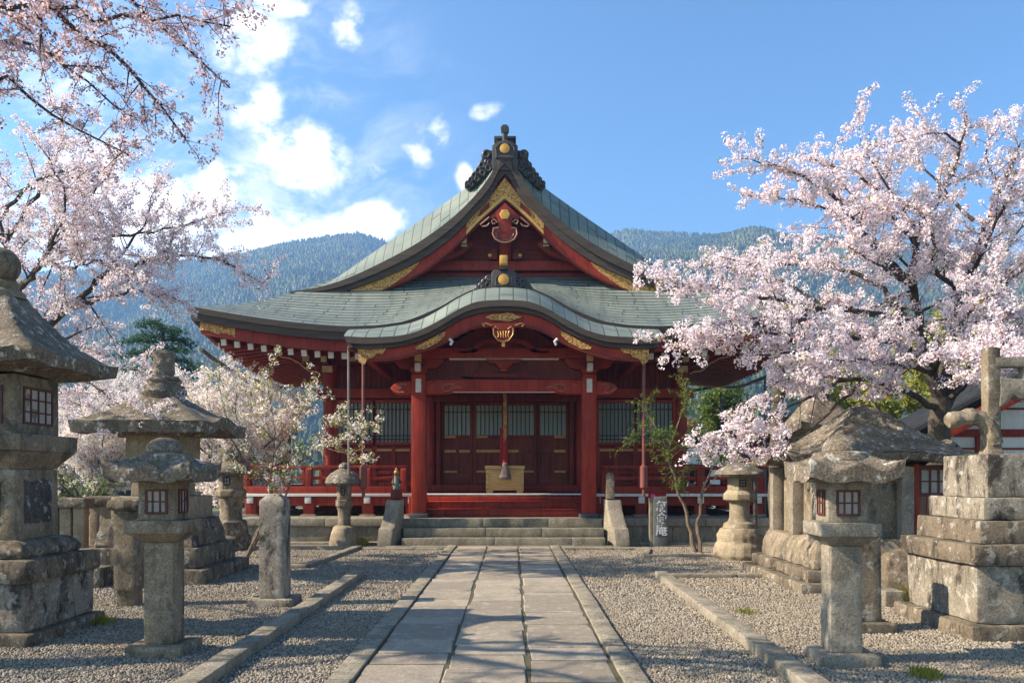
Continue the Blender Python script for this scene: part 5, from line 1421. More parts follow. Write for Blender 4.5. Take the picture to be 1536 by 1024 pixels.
# ------------------------------------------------------------------ the surroundings
def surroundings():
    # white walled side building
    t = thing('white_side_building', 'white plastered side building with red beams and a dark tiled roof behind the carved stone', 'building', (9.1, 16.4, -.68))
    # gable end faces the courtyard; local coordinates
    MB().box(-.6, 7, 0, 2.2, 0, 3.0).build('wall', M['plaster'], t)
    MB().loft([[(-.6, .0, 3.0), (7, .0, 3.0), (3.2, .0, 5.1)], [(-.6, 2.2, 3.0), (7, 2.2, 3.0), (3.2, 2.2, 5.1)]]).build('gable_wall', M['plaster'], t, smooth=False)
    for z, h, xa in ((3.06, .16, 0.0), (2.80, .04, -.63), (3.62, .04, 1.0), (2.3, .06, -.63), (1.2, .14, -.63)): MB().box(xa, 7, -.04, .0, z, z + h).build('wall_beam', M['red'], t, bevel=.005)
    for x in (-.6, .43, 2.6): MB().box(x, x + .16, -.06, -.0, 0, 3.06).build('wall_post', M['red'], t, bevel=.005)
    for s, (xa, za, xb, zb) in (((-1), (-1.25, 3.03, 3.2, 5.35)), ((1), (3.2, 5.35, 8.3, 2.75))):
        MB().beam((xa, -.84, za - .24), (xb, -.84, zb - .24), .08, .26).build('bargeboard', M['red_bright'], t, bevel=.005)
        mb = MB(); n = 26
        sl = Vector((xb - xa, 0, zb - za)); L = sl.length
        rows = []
        for i in range(9):
            p = Vector((xa, 0, za)).lerp(Vector((xb, 0, zb)), i / 8); rows.append([(p.x, -.8 + y * .2, p.z + .06 + .035 * math.sin(y * math.pi / 1.0)) for y in range(0, 12)])
        MB().grid(rows).build('roof', M['tile'], t, solid=.12)
        MB().tube([(xa, -.78, za + .08), (xb, -.78, zb + .08)], .10, 8).build('verge_tile', M['tile'], t)
    MB().box(3.0, 3.4, -.85, 1.6, 5.35, 5.6).build('ridge', M['tile'], t, bevel=.05)
    # low red shrine shed behind on the right
    t = thing('red_shed', 'low shed with green verdigris roof and red eave seen beyond the cherry trunk', 'shed', (9.3, 24.0, 0))
    MB().box(-1.6, 1.6, 0, 3, 0, 2.9).build('wall', M['red_dark'], t)
    MB().loft([[(-2.2, -.6, 2.9), (2.2, -.6, 2.9), (1.2, 1.5, 3.9), (-1.2, 1.5, 3.9)], [(-2.2, -.6, 3.02), (2.2, -.6, 3.02), (1.2, 1.5, 4.05), (-1.2, 1.5, 4.05)]]).build('roof', M['green_metal'], t)
    MB().box(-2.2, 2.2, -.64, -.6, 2.82, 2.98).build('eave_board', M['red_bright'], t)
    # houses beyond the left blossom
    t = thing('house', 'house with white sheet metal gable roof and green verge beyond the stone fence', 'house', (-21.5, 37, 0))
    MB().box(-1.9, 2.6, 0, 5, 0, 1.55).build('wall', M['house_wall'], t)
    mb = MB(); mb.plate([(-2.4, 1.5), (.6, 2.45), (3.2, 1.7), (3.2, 1.6), (.6, 2.3), (-2.4, 1.4)], -.5, 5.5); mb.build('roof', M['metal_roof'], t)
    MB().add([(-2.6, -1.7, 1.35), (3.2, -1.7, 1.35), (3.2, -.0, 1.62), (-2.6, 0, 1.62)], [(0, 1, 2, 3)]).build('lean_to_roof', M['metal_roof'], t, solid=.06)
    MB().beam((.6, -.52, 2.46), (3.3, -.52, 1.72), .06, .14).build('verge', M['green_metal'], t)
    for i in range(6): MB().box(-2.3 + i * .95, -2.2 + i * .95, -1.6, -1.5, 0, 1.35).build('porch_post', M['red_brown'], t)
    MB().box(-1.2, -.2, -.03, .0, .5, 1.2).build('window', M['blind'], t); MB().box(.6, 1.7, -.03, .0, .5, 1.2).build('window', M['blind'], t)
    t = thing('house', 'dark walled house with low green roof half hidden by pale blossom', 'house', (-18.0, 41, 0))
    MB().box(-3.4, 4, 0, 6, 0, 2.0).build('wall', M['house_wall'], t)
    MB().plate([(-4, 1.95), (0, 3.3), (4.6, 1.95), (4.6, 1.8), (0, 3.12), (-4, 1.8)], -.7, 6.6).build('roof', M['tile'], t)
    MB().add([(-1.0, -2.2, 1.5), (4.4, -2.2, 1.5), (4.4, 0, 1.9), (-1.0, 0, 1.9)], [(0, 1, 2, 3)]).build('lean_to_roof', M['green_metal'], t, solid=.06)
    MB().box(-2.0, -.6, -.03, 0, .7, 1.5).build('window', M['blind'], t)
    t = thing('house', 'pale blue grey house far off between the hall and the sunlit round lantern', 'house', (11.2, 44, 0))
    MB().box(-3, 3.2, 0, 6, 0, 3.0).build('wall', M['metal_roof'], t)
    MB().plate([(-3.6, 2.95), (0, 4.3), (3.8, 2.95), (3.8, 2.8), (0, 4.12), (-3.6, 2.8)], -.6, 6.6).build('roof', M['tile'], t)
    MB().box(-1.8, -.5, -.03, 0, 1.2, 2.2).build('window', M['lattice'], t); MB().box(.6, 1.9, -.03, 0, 1.2, 2.2).build('window', M['lattice'], t)
    # garden fence and sign posts by the right of the platform
    t = thing('wire_fence', 'thin dark garden fence with upright bars beyond the platform end', 'fence', (7.6, 19.0, 0))
    mb = MB()
    for i in range(14): mb.box(-.9 + i * .16, -.88 + i * .16, -.01, .01, 0, 1.5)
    mb.build('bars', M['bronze'], t, smooth=False)
    MB().box(-.92, 1.3, -.02, .02, 1.42, 1.47).box(-.92, 1.3, -.02, .02, .5, .54).build('rails', M['bronze'], t)
    t = thing('shelter_post', 'thin dark iron post with a small flat brown roof beside the sunlit round lantern', 'post', (4.98, 16.3, 0))
    MB().lathe([(.045, 0), (.04, 1.78)], 10).build('pole', M['bronze'], t); MB().box(-.5, .25, -.35, .35, 1.78, 1.86).build('roof_board', M['box_wood'], t, bevel=.01)
    t = thing('tap_stand', 'small grey garden tap stand and pail at the end of the platform', 'tap', (5.55, 16.9, 0))
    MB().lathe([(.04, 0), (.035, 1.1)], 10).build('standpipe', M['pipe'], t); MB().box(-.16, .16, -.03, .03, .38, .42).build('crossbar', M['pipe'], t)
    MB().lathe([(.10, .0), (.13, .26), (.12, .26), (.1, .02)], 14, (-.05, -.2)).build('pail', M['bronze'], t)
    t = thing('mossy_trunk', 'mossy dark dead tree trunk with a sawn top left of the stone-roofed hut', 'dead trunk', (4.86, 14.6, 0))
    rng = random.Random(8)
    MB().tube([(0, 0, -.05), (.02, 0, .5), (-.02, .02, 1.2), (.0, 0, 2.0), (.03, .02, 2.8), (.0, 0, 3.6)], [.17, .15, .14, .135, .13, .12], 12).build('trunk', M['bark_moss'], t, rough=.03, seg=.12)
    MB().tube([(0, 0, 2.9), (.2, .05, 3.2), (.3, .05, 3.55)], [.06, .05, .03], 7).build('snag', M['bark_moss'], t)
surroundings()
# ------------------------------------------------------------------ trees
def facets(name, C_, Nrm, size, mat, parent, sides=5, cup=.25, aspect=1.0, rng=None):
    """many small petal- or leaf-shaped faces as one mesh"""
    n = len(C_); rng = rng or np.random.default_rng(1)
    Nrm = Nrm / np.maximum(1e-6, np.linalg.norm(Nrm, axis=1))[:, None]
    a = np.cross(Nrm, rng.normal(size=(n, 3))); a /= np.maximum(1e-6, np.linalg.norm(a, axis=1))[:, None]
    b = np.cross(Nrm, a)
    if sides == 5: ang = np.arange(5) * 2 * np.pi / 5; rad = np.ones(5); asp = np.ones(5)
    else: ang = np.arange(4) * np.pi / 2; rad = np.array([1, aspect, 1, aspect])
    k = len(ang)
    ca = (np.cos(ang) * rad)[None, :, None]; sa = (np.sin(ang) * rad)[None, :, None]
    jit = rng.uniform(.75, 1.2, size=(n, k, 1))
    V_ = C_[:, None, :] + (a[:, None, :] * ca + b[:, None, :] * sa) * size[:, None, None] * jit + Nrm[:, None, :] * (rng.uniform(-cup, cup, size=(n, k, 1)) * size[:, None, None])
    me = bpy.data.meshes.new(name)
    me.vertices.add(n * k); me.vertices.foreach_set('co', V_.reshape(-1).astype(np.float32))
    me.loops.add(n * k); me.loops.foreach_set('vertex_index', np.arange(n * k, dtype=np.int32))
    me.polygons.add(n); me.polygons.foreach_set('loop_start', np.arange(0, n * k, k, dtype=np.int32))
    me.update(calc_edges=True)
    me.materials.append(mat)
    o = bpy.data.objects.new(name, me); COL.objects.link(o)
    if parent is not None: o.parent = parent
    return o

def grow(limbs, rng, side_step=.3, side_len=(.6, 1.4), twig_step=.16, twig_len=(.2, .5), up=.15, droop=.1, start=.15, wob=.18, flat=.75):
    """limbs: [points (Vector), r0, r1]; returns tubes and flowering twig points"""
    tubes, spots = [], []
    def rnd(): return Vector((rng.gauss(0, 1), rng.gauss(0, 1), rng.gauss(0, 1) * flat)).normalized()
    def branch(p, d, L, r0, lvl):
        n = max(4, int(L / .16)); pts = [p]; q = p.copy(); dd = d.copy()
        for i in range(n):
            dd = (dd + rnd() * wob + Vector((0, 0, up * .25 - droop * (i / n)))).normalized(); q = q + dd * (L / n); pts.append(q.copy())
        rad = [r0 * (1 - .75 * i / n) for i in range(n + 1)]
        tubes.append((pts, rad, 5 if r0 > .012 else 3)); return pts, rad
    def twigs(pts, rad, s0):
        L = sum((pts[i + 1] - pts[i]).length for i in range(len(pts) - 1)); m = int(L / twig_step)
        for j in range(m):
            t = s0 + (1 - s0) * (j + rng.random()) / max(1, m); f = t * (len(pts) - 1); i = min(int(f), len(pts) - 2)
            p = pts[i].lerp(pts[i + 1], f - i); tan = (pts[i + 1] - pts[i]).normalized()
            d = (tan * .55 + rnd() + Vector((0, 0, up))).normalized()
            tp, tr = branch(p, d, rng.uniform(*twig_len), min(.007, rad[i] * .6), 3)
            for k in range(len(tp) - 1):
                if k: spots.append((tp[k], tp[k + 1]))
        for k in range(int(len(pts) * .35), len(pts) - 1): spots.append((pts[k], pts[k + 1]))
    for pts0, r0, r1 in limbs:
        L = sum((Vector(pts0[i + 1]) - Vector(pts0[i])).length for i in range(len(pts0) - 1))
        P = [Vector(p) for p in cr([tuple(p) for p in pts0], max(6, int(L / .18)))]
        P = [p + rnd() * min(.035, r0 * .5 + .012) if 0 < i < len(P) - 1 else p for i, p in enumerate(P)]
        n = len(P); rad = [r0 + (r1 - r0) * (i / (n - 1)) ** .8 for i in range(n)]
        tubes.append((P, rad, 8 if r0 > .05 else 6))
        m = int(L / side_step)
        for j in range(m):
            t = start + (1 - start) * (j + rng.random()) / max(1, m); f = t * (n - 1); i = min(int(f), n - 2)
            p = P[i].lerp(P[i + 1], f - i); tan = (P[i + 1] - P[i]).normalized()
            d = (tan * .6 + rnd() * .9 + Vector((0, 0, up))).normalized()
            bp, br = branch(p, d, rng.uniform(*side_len) * (1 - .35 * t), max(.005, rad[i] * .42), 2)
            twigs(bp, br, .2)
        twigs(P[int(n * .55):], rad[int(n * .55):], .0)
    return tubes, spots

def cluster(spots, rng, step, per, spread, prob=1.0):
    out, nrm = [], []
    for a, b in spots:
        L = (b - a).length; m = max(1, int(round(L / step)))
        for j in range(m):
            if rng.random() > prob: continue
            t = rng.random(); c = np.array(a.lerp(b, t)); k = max(1, int(rng.gauss(per, per * .35)))
            off = np.array([[rng.gauss(0, 1) for _ in range(3)] for _ in range(k)]); off /= np.maximum(.3, np.linalg.norm(off, axis=1))[:, None]
            off *= spread * rng.uniform(.6, 1.25)
            out.append(c + off); nrm.append(off + np.array([[rng.gauss(0, spread * .5) for _ in range(3)] for _ in range(k)]))
    if not out: return np.zeros((0, 3)), np.zeros((0, 3))
    return np.concatenate(out), np.concatenate(nrm)

def make_tree(name, label, cat, base, limbs, seed, group=None, bark='bark', flower=None, leaf=None, flower_size=.0165, crown='blossom', trunk=None, cl=(.09, 12, .055, .95), lf=None, clean=None, **gk):
    rng = random.Random(seed); nrg = np.random.default_rng(seed)
    base = Vector(base)
    t = thing(name, label, cat, base, 0, group)
    L = [([Vector(p) - base for p in pts], a, b) for pts, a, b in limbs]
    tubes, spots = grow(L, rng, **gk)
    mb = MB()
    for pts, rad, n in tubes:
        if rad[0] >= .012: mb.tube(pts, rad, n, False)
    mb.build('branch', M[bark], t)
    mb = MB()
    for pts, rad, n in tubes:
        if rad[0] < .012: mb.tube(pts, rad, 3, False)
    mb.build('twig', M[bark], t, smooth=False)
    if trunk:
        for tp, rads in trunk:
            P = [Vector(p) - base for p in cr([tuple(q) for q in tp], 14)]
            rr = np.interp(np.linspace(0, 1, 14), np.linspace(0, 1, len(rads)), rads)
            MB().tube(P, list(rr), 12).build('trunk', M['bark_moss' if rads[0] > .2 else bark], t, rough=rads[0] * .12, seg=.12, nscale=6)
    if flower:
        C_, N_ = cluster(spots, rng, *cl)
        if clean is not None:
            Wc = C_ + np.array(base); k = clean(Wc); C_, N_ = C_[k], N_[k]
        o = facets(crown, C_, N_, flower_size * nrg.uniform(.7, 1.25, len(C_)), M[flower], t, 5, .3, rng=nrg)
    if leaf:
        st, per, sp, pr, sz = lf
        C2, N2 = cluster(spots, rng, st, per, sp, pr)
        if clean is not None:
            k = clean(C2 + np.array(base)); C2, N2 = C2[k], N2[k]
        facets('foliage', C2, N2 + np.array([0, 0, sp * .6]), sz * nrg.uniform(.6, 1.3, len(C2)), M[leaf], t, 4, .2, .45, rng=nrg)
    return t

def keepR(P):
    x, z = P[:, 0], P[:, 2]
    u = x / P[:, 1] * FPX + 768; v = 712 - (z - EYE) / P[:, 1] * FPX
    gap = (u < 1150) & (v > 555) & (v < 640 - (u - 1040) * .5)
    return ~(gap | (u < 950) | ((x > 3.75) & (z < 2.75)) | ((x > 6.1) & (z < 3.0)) | (z < 1.72))

def Ws(*pts): return [W(*p) for p in pts]

# ---- the big cherry on the right
Lb = (7.2, 13.5, 0)
limbsR = [
    (Ws((1412, 600, 13.5), (1392, 545, 13.4), (1378, 480, 13.2), (1368, 420, 13.0), (1376, 360, 12.8), (1405, 300, 12.6), (1438, 232, 12.5), (1450, 178, 12.4)), .115, .014),
    (Ws((1412, 600, 13.5), (1425, 520, 13.6), (1440, 440, 13.5), (1470, 360, 13.4), (1500, 290, 13.2), (1530, 215, 13.0)), .11, .014),
    (Ws((1418, 610, 13.5), (1450, 560, 13.3), (1490, 525, 13.0), (1540, 490, 12.6), (1600, 440, 12.2)), .10, .02),
    (Ws((1380, 490, 13.2), (1320, 470, 12.6), (1240, 462, 12.0), (1160, 448, 11.5), (1080, 432, 11.1), (1000, 420, 10.9), (968, 420, 10.8)), .07, .008),
    (Ws((1370, 430, 13.0), (1330, 390, 12.5), (1290, 340, 12.2), (1240, 290, 12.0), (1180, 252, 11.8), (1112, 238, 11.7)), .06, .006),
    (Ws((1402, 610, 13.4), (1350, 585, 12.8), (1280, 570, 12.1), (1200, 600, 11.6), (1130, 640, 11.3), (1060, 655, 11.1)), .06, .006),
    (Ws((1392, 540, 13.3), (1330, 510, 12.4), (1250, 505, 11.6), (1160, 500, 11.0), (1080, 490, 10.7), (1000, 505, 10.5)), .065, .006),
    (Ws((1376, 370, 12.9), (1340, 330, 12.8), (1320, 290, 12.8), (1280, 260, 12.9), (1215, 235, 13.0)), .045, .006),
    (Ws((1428, 500, 13.5), (1475, 450, 13.0), (1530, 410, 12.5), (1590, 380, 12.2)), .06, .01),
    (Ws((1385, 520, 13.3), (1320, 430, 13.5), (1250, 400, 13.8), (1170, 395, 14.0), (1100, 400, 14.1), (1040, 400, 14.2)), .06, .006),
    (Ws((1440, 440, 13.5), (1400, 400, 12.6), (1400, 340, 12.0), (1360, 300, 11.6)), .05, .01),
    (Ws((1396, 560, 13.4), (1340, 545, 11.8), (1270, 540, 10.8), (1200, 540, 10.3)), .05, .006),
    (Ws((1440, 440, 13.5), (1490, 400, 14.2), (1540, 330, 14.6), (1600, 280, 14.8)), .05, .01),
    (Ws((1425, 520, 13.6), (1450, 470, 14.4), (1440, 400, 15.0), (1400, 340, 15.3)), .05, .01),
    (Ws((1420, 600, 13.5), (1470, 560, 12.4), (1520, 540, 11.6), (1570, 520, 11.0)), .05, .01),
    (Ws((1400, 560, 13.4), (1430, 500, 12.2), (1470, 450, 11.2), (1500, 440, 10.8)), .05, .01),
    (Ws((1300, 565, 12.2), (1220, 640, 11.4), (1150, 680, 11.0), (1100, 668, 10.9)), .03, .005),
    (Ws((1460, 330, 13.3), (1420, 290, 13.6), (1380, 240, 13.8), (1350, 205, 13.9)), .04, .008),
    (Ws((1440, 440, 13.5), (1480, 370, 12.8), (1510, 300, 12.2), (1550, 240, 11.9)), .05, .008),
    (Ws((1370, 430, 13.0), (1320, 400, 12.0), (1270, 370, 11.4), (1220, 355, 11.0)), .04, .006),
    (Ws((1428, 500, 13.5), (1480, 480, 14.0), (1540, 470, 14.4)), .05, .01),
    (Ws((1368, 420, 13.0), (1310, 370, 13.0), (1250, 320, 12.9), (1190, 300, 12.8), (1140, 295, 12.8)), .045, .006),
    (Ws((1330, 390, 12.5), (1290, 320, 13.4), (1260, 270, 13.7), (1225, 240, 13.8)), .035, .006),
    (Ws((1376, 360, 12.8), (1350, 300, 12.0), (1310, 250, 11.7), (1290, 215, 11.6)), .04, .006),
    (Ws((1440, 215, 12.5), (1410, 200, 12.2), (1370, 205, 12.0), (1340, 215, 11.9)), .025, .006),
    (Ws((1500, 290, 13.2), (1480, 230, 13.0), (1490, 205, 12.9), (1500, 190, 12.8)), .03, .006),
    (Ws((1240, 462, 12.0), (1190, 430, 12.4), (1130, 400, 12.6), (1080, 385, 12.6)), .03, .006),
    (Ws((1250, 505, 11.6), (1190, 530, 11.2), (1120, 530, 10.9), (1060, 515, 10.8)), .03, .006),
    (Ws((1540, 490, 12.6), (1520, 505, 11.2), (1490, 528, 10.0), (1462, 540, 9.4)), .03, .005),
    (Ws((1540, 490, 12.6), (1560, 520, 11.0), (1540, 545, 9.8)), .03, .005),
    (Ws((1280, 570, 12.1), (1230, 565, 11.4), (1180, 570, 11.0), (1150, 585, 10.9)), .025, .006),
]
make_tree('cherry_tree', 'great pink cherry in full blossom spreading from a mossy trunk behind the stone-roofed hut', 'cherry tree', Lb, limbsR, 11, bark='bark',
          flower='blossom', leaf='leaf_young', cl=(.065, 19, .062, .98), lf=(.5, 3, .06, .25, .03), flower_size=.0145,
          trunk=[(Ws((1402, 800, 13.5)) [:0] + [Vector((7.2, 13.5, -.05)), Vector((7.2, 13.5, .8)), Vector((7.22, 13.5, 1.8)), Vector((7.26, 13.5, 2.9))], [.27, .22, .185, .16])],
          side_step=.2, side_len=(.4, 1.1), twig_step=.135, twig_len=(.16, .4), up=.12, droop=.12, start=.2, clean=keepR)

# ---- the overhanging cherry, its trunk outside the picture
T1 = (-7.4, 6.2, 0)
hub = Vector((-7.2, 6.5, 4.4))
def Wn(*pts): return [W(px, py, Y * .73) for px, py, Y in pts]
limbs1 = [
    ([hub, Vector((-6.0, 6.0, 5.0))] + Wn((20, -8, 7.4), (80, 20, 7.4), (130, 55, 7.4), (195, 110, 7.5), (240, 160, 7.5), (278, 208, 7.6)), .08, .006),
    ([Vector((-6.0, 6.0, 5.0))] + Wn((60, 10, 7.2), (150, 28, 7.1), (250, 30, 7.0), (330, 33, 6.9), (345, 40, 6.9)), .04, .005),
    ([Vector((-5.6, 6.2, 5.2))] + Wn((120, -60, 7.8), (190, 0, 7.9), (260, 60, 8.0), (330, 118, 8.1), (345, 132, 8.1)), .04, .005),
    ([hub, Vector((-6.2, 6.6, 4.7))] + Wn((-20, 120, 8.0), (50, 145, 8.1), (90, 180, 8.2), (150, 205, 8.2), (192, 232, 8.3)), .05, .005),
    ([Vector((-6.1, 6.6, 5.0))] + Wn((20, 60, 8.2), (90, 95, 8.4), (150, 140, 8.5), (205, 180, 8.6)), .035, .005),
    ([Vector((-5.6, 5.8, 5.2))] + Wn((100, -50, 6.9), (200, -60, 6.8), (300, -40, 6.8), (335, -5, 6.8)), .04, .005),
    ([Vector((-6.1, 6.0, 4.9))] + Wn((0, 20, 7.0), (60, 70, 6.9), (105, 100, 6.9), (150, 100, 6.9)), .03, .005),
    # crown outside the picture, whose shade falls over the courtyard
    ([hub, Vector((-8.6, 6.0, 5.6)), Vector((-10.2, 6.2, 6.6)), Vector((-11.4, 6.8, 7.2))], .08, .01),
    ([hub, Vector((-7.4, 5.4, 5.4)), Vector((-6.7, 4.2, 5.8)), Vector((-5.9, 3.2, 6.2))], .06, .01),
    ([hub, Vector((-8.8, 7.4, 4.8)), Vector((-9.6, 8.4, 4.6)), Vector((-10.4, 9.2, 4.2))], .05, .01),
    ([hub, Vector((-7.8, 5.9, 4.2)), Vector((-8.6, 5.3, 3.8))], .05, .01),
    ([hub, Vector((-7.7, 7.4, 4.4)), Vector((-8.5, 8.2, 4.2))], .05, .01),
    ([hub, Vector((-7.9, 6.4, 4.0)), Vector((-8.8, 6.6, 3.4))], .05, .01),
    ([hub, Vector((-8.6, 6.2, 4.4)), Vector((-9.8, 6.0, 4.2)), Vector((-10.8, 6.2, 3.8))], .05, .01),
]
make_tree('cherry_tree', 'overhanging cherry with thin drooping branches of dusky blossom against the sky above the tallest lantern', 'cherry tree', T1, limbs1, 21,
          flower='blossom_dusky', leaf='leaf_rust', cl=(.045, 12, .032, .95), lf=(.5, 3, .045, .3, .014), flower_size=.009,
          trunk=[([Vector((-7.4, 6.2, -.05)), Vector((-7.35, 6.2, 1.2)), Vector((-7.25, 6.35, 2.8)), hub + Vector((0, 0, .1))], [.3, .22, .18, .13])],
          side_step=.19, side_len=(.3, .78), twig_step=.13, twig_len=(.12, .3), up=.02, droop=.25, start=.1)

# ---- the spreading cherry behind the tall lantern
T2 = (-8.6, 13.6, 0)
f2 = Vector((-8.3, 13.5, 2.6))
limbs2 = [
    ([f2] + Ws((60, 505, 13.2), (105, 462, 13.0), (150, 420, 12.8), (200, 396, 12.7), (260, 385, 12.6), (330, 390, 12.5), (400, 428, 12.4)), .085, .006),
    (Ws((120, 455, 13.0), (180, 440, 12.6), (230, 440, 12.2), (275, 455, 12.0)), .045, .005),
    ([f2] + Ws((30, 500, 13.4), (22, 430, 13.4), (10, 360, 13.3), (-10, 280, 13.2), (-20, 200, 13.1)), .08, .01),
    (Ws((24, 440, 13.4), (70, 380, 13.2), (110, 330, 13.0), (150, 280, 12.8), (175, 235, 12.7), (205, 210, 12.6)), .05, .005),
    (Ws((70, 380, 13.2), (140, 360, 12.9), (210, 350, 12.6), (280, 335, 12.4), (345, 318, 12.3)), .04, .005),
    (Ws((24, 440, 13.4), (60, 400, 12.4), (90, 340, 11.8), (95, 280, 11.4), (60, 220, 11.2)), .05, .008),
    (Ws((10, 360, 13.3), (50, 300, 13.6), (80, 240, 13.8), (95, 190, 14.0), (75, 150, 14.0)), .05, .006),
    (Ws((150, 420, 12.8), (190, 370, 13.2), (220, 330, 13.5), (230, 290, 13.7), (240, 268, 13.8)), .035, .005),
    ([f2] + Ws((70, 540, 13.8), (120, 520, 14.3), (170, 540, 14.6), (220, 560, 14.8)), .04, .006),
    ([f2] + Ws((70, 560, 13.0), (120, 570, 12.6), (170, 600, 12.2), (200, 640, 12.0), (230, 610, 11.9)), .03, .005),
    (Ws((10, 360, 13.3), (-40, 320, 12.6), (-60, 240, 12.2), (-30, 170, 12.0), (30, 130, 11.9)), .05, .008),
    (Ws((0, 330, 13.3), (40, 280, 12.7), (100, 260, 12.2), (130, 300, 11.9), (165, 330, 11.7)), .04, .006),
    (Ws((60, 390, 13.2), (110, 400, 12.2), (160, 390, 11.7), (200, 420, 11.5)), .04, .006),
    ([f2, Vector((-9.2, 12.6, 3.6)), Vector((-9.8, 11.4, 4.6)), Vector((-9.8, 10.2, 5.4))], .06, .01),
    ([f2, Vector((-9.4, 13.6, 4.2)), Vector((-10.4, 13.2, 5.6)), Vector((-10.8, 12.6, 6.6))], .06, .01),
]
make_tree('cherry_tree', 'spreading pink cherry with dark forked limbs rising behind the tallest lantern', 'cherry tree', T2, limbs2, 31,
          flower='blossom', leaf='leaf_young', cl=(.06, 14, .055, .96), lf=(.5, 3, .06, .3, .024), flower_size=.0138,
          trunk=[([Vector((-8.6, 13.6, -.05)), Vector((-8.5, 13.6, 1.2)), f2 + Vector((0, 0, .1))], [.27, .2, .14])],
          side_step=.19, side_len=(.45, 1.2), twig_step=.14, twig_len=(.18, .42), up=.12, droop=.18, start=.2)

# ---- pale blossom trees beside and behind the hall
def bushy(base, top, spread, n, rng, lean=(0, 0)):
    out = []
    b = Vector(base)
    for i in range(n):
        a = 2 * math.pi * (i + rng.random() * .6) / n; s = spread * rng.uniform(.5, 1)
        tip = b + Vector((math.cos(a) * s + lean[0], math.sin(a) * s * .8 + lean[1], top * rng.uniform(.62, 1)))
        m1 = b.lerp(tip, .35) + Vector((-math.cos(a) * s * .12, -math.sin(a) * s * .1, top * .12)); m2 = b.lerp(tip, .7) + Vector((0, 0, top * .05))
        out.append(([b + Vector((0, 0, .15)), m1, m2, tip], .05 + .01 * rng.random(), .006))
    return out
rg = random.Random(77)
pale = [((-7.9, 22.4, 0), 4.3, 2.3, 20, 'pale white cherry rising beside the veranda end under the deep eave'),
        ((-11.8, 28.5, 0), 5.0, 2.7, 20, 'pale white cherry behind the broad lantern in front of the dark pine'),
        ((-15.2, 29.5, 0), 4.4, 2.4, 15, 'pale pink cherry standing before the white roofed house'),
        ((-18.5, 33.0, 0), 6.2, 3.0, 15, 'taller pale cherry farthest off behind the spreading cherry')]
for i, (b, h, s, n, lab) in enumerate(pale):
    make_tree('pale_cherry_tree', lab, 'cherry tree', b, bushy(b, h, s, n, rg), 41 + i, group='pale cherries beside the hall',
              flower='blossom_white', leaf='leaf_young', cl=(.10, 13, .085, .97), lf=(.4, 3, .1, .3, .04), flower_size=.023,
              trunk=[([Vector(b) - Vector((0, 0, .05)), Vector(b) + Vector((0, 0, .5)), Vector(b) + Vector((.05, 0, 1.0))], [.16, .12, .08])],
              side_step=.22, side_len=(.5, 1.3), twig_step=.18, twig_len=(.2, .55), up=.25, droop=.05, start=.15)

# ---- the two young trees by the platform
P0 = Vector((-5.15, 15.4, 0))
limbsS = [
    ([P0] + Ws((408, 740, 15.4), (370, 700, 15.3), (345, 650, 15.2), (332, 600, 15.0), (325, 560, 15.0)), .03, .005),
    ([P0] + Ws((402, 760, 15.5), (408, 700, 15.5), (412, 640, 15.6), (405, 590, 15.7), (400, 550, 15.7)), .032, .005),
    ([P0] + Ws((420, 760, 15.4), (445, 700, 15.2), (485, 670, 15.0), (530, 650, 14.9), (565, 632, 14.8)), .03, .005),
    (Ws((410, 680, 15.5), (440, 640, 15.8), (460, 600, 16.0), (475, 570, 16.1)), .018, .004),
    (Ws((372, 700, 15.3), (350, 660, 14.8), (320, 630, 14.5), (305, 620, 14.4)), .016, .004),
    (Ws((410, 660, 15.6), (380, 620, 15.9), (365, 580, 16.1)), .015, .004),
    (Ws((445, 700, 15.2), (480, 650, 15.4), (510, 630, 15.6), (540, 640, 15.8)), .015, .004),
    (Ws((485, 670, 15.0), (520, 680, 14.8), (548, 690, 14.7)), .012, .004),
]
make_tree('young_cherry_tree', 'young many stemmed cherry with green leaves and white flowers behind the square stone post', 'young tree', P0, limbsS, 51, bark='bark_pale',
          flower='blossom_white', leaf='leaf_young', cl=(.085, 8, .058, .68), lf=(.09, 6, .075, .85, .028), flower_size=.018, side_step=.22, side_len=(.35, .8), twig_step=.2, twig_len=(.15, .35), up=.2, droop=.05, start=.3)
P1 = Vector((3.78, 16.4, 0))
limbsG = [
    ([P1] + Ws((1036, 790, 16.4), (1022, 750, 16.4), (1008, 705, 16.4), (1000, 670, 16.4), (985, 645, 16.3)), .055, .008),
    (Ws((1002, 680, 16.4), (1015, 640, 16.6), (1030, 600, 16.7), (1025, 570, 16.8)), .02, .004),
    (Ws((1000, 672, 16.4), (975, 660, 16.0), (955, 650, 15.8), (945, 655, 15.7)), .016, .004),
    (Ws((1004, 690, 16.4), (1030, 665, 16.2), (1048, 650, 16.0)), .016, .004),
    (Ws((985, 645, 16.3), (972, 620, 16.5), (968, 600, 16.6)), .012, .004),
]
make_tree('young_tree', 'leaning young tree with bright green leaves in front of the platform', 'young tree', P1, limbsG, 61, bark='bark_pale',
          leaf='leaf_green', lf=(.07, 6, .07, .75, .030), side_step=.14, side_len=(.3, .65), twig_step=.12, twig_len=(.15, .32), up=.1, droop=.05, start=.45)
P2 = Vector((3.86, 16.38, 0))
limbsG2 = [
    ([P2] + Ws((1046, 790, 16.4), (1052, 745, 16.4), (1066, 700, 16.4), (1080, 665, 16.4), (1100, 640, 16.5)), .05, .006),
    (Ws((1054, 740, 16.4), (1075, 715, 16.2), (1090, 700, 16.0)), .012, .004),
    (Ws((1070, 690, 16.4), (1060, 660, 16.7), (1062, 640, 16.9)), .014, .004),
]
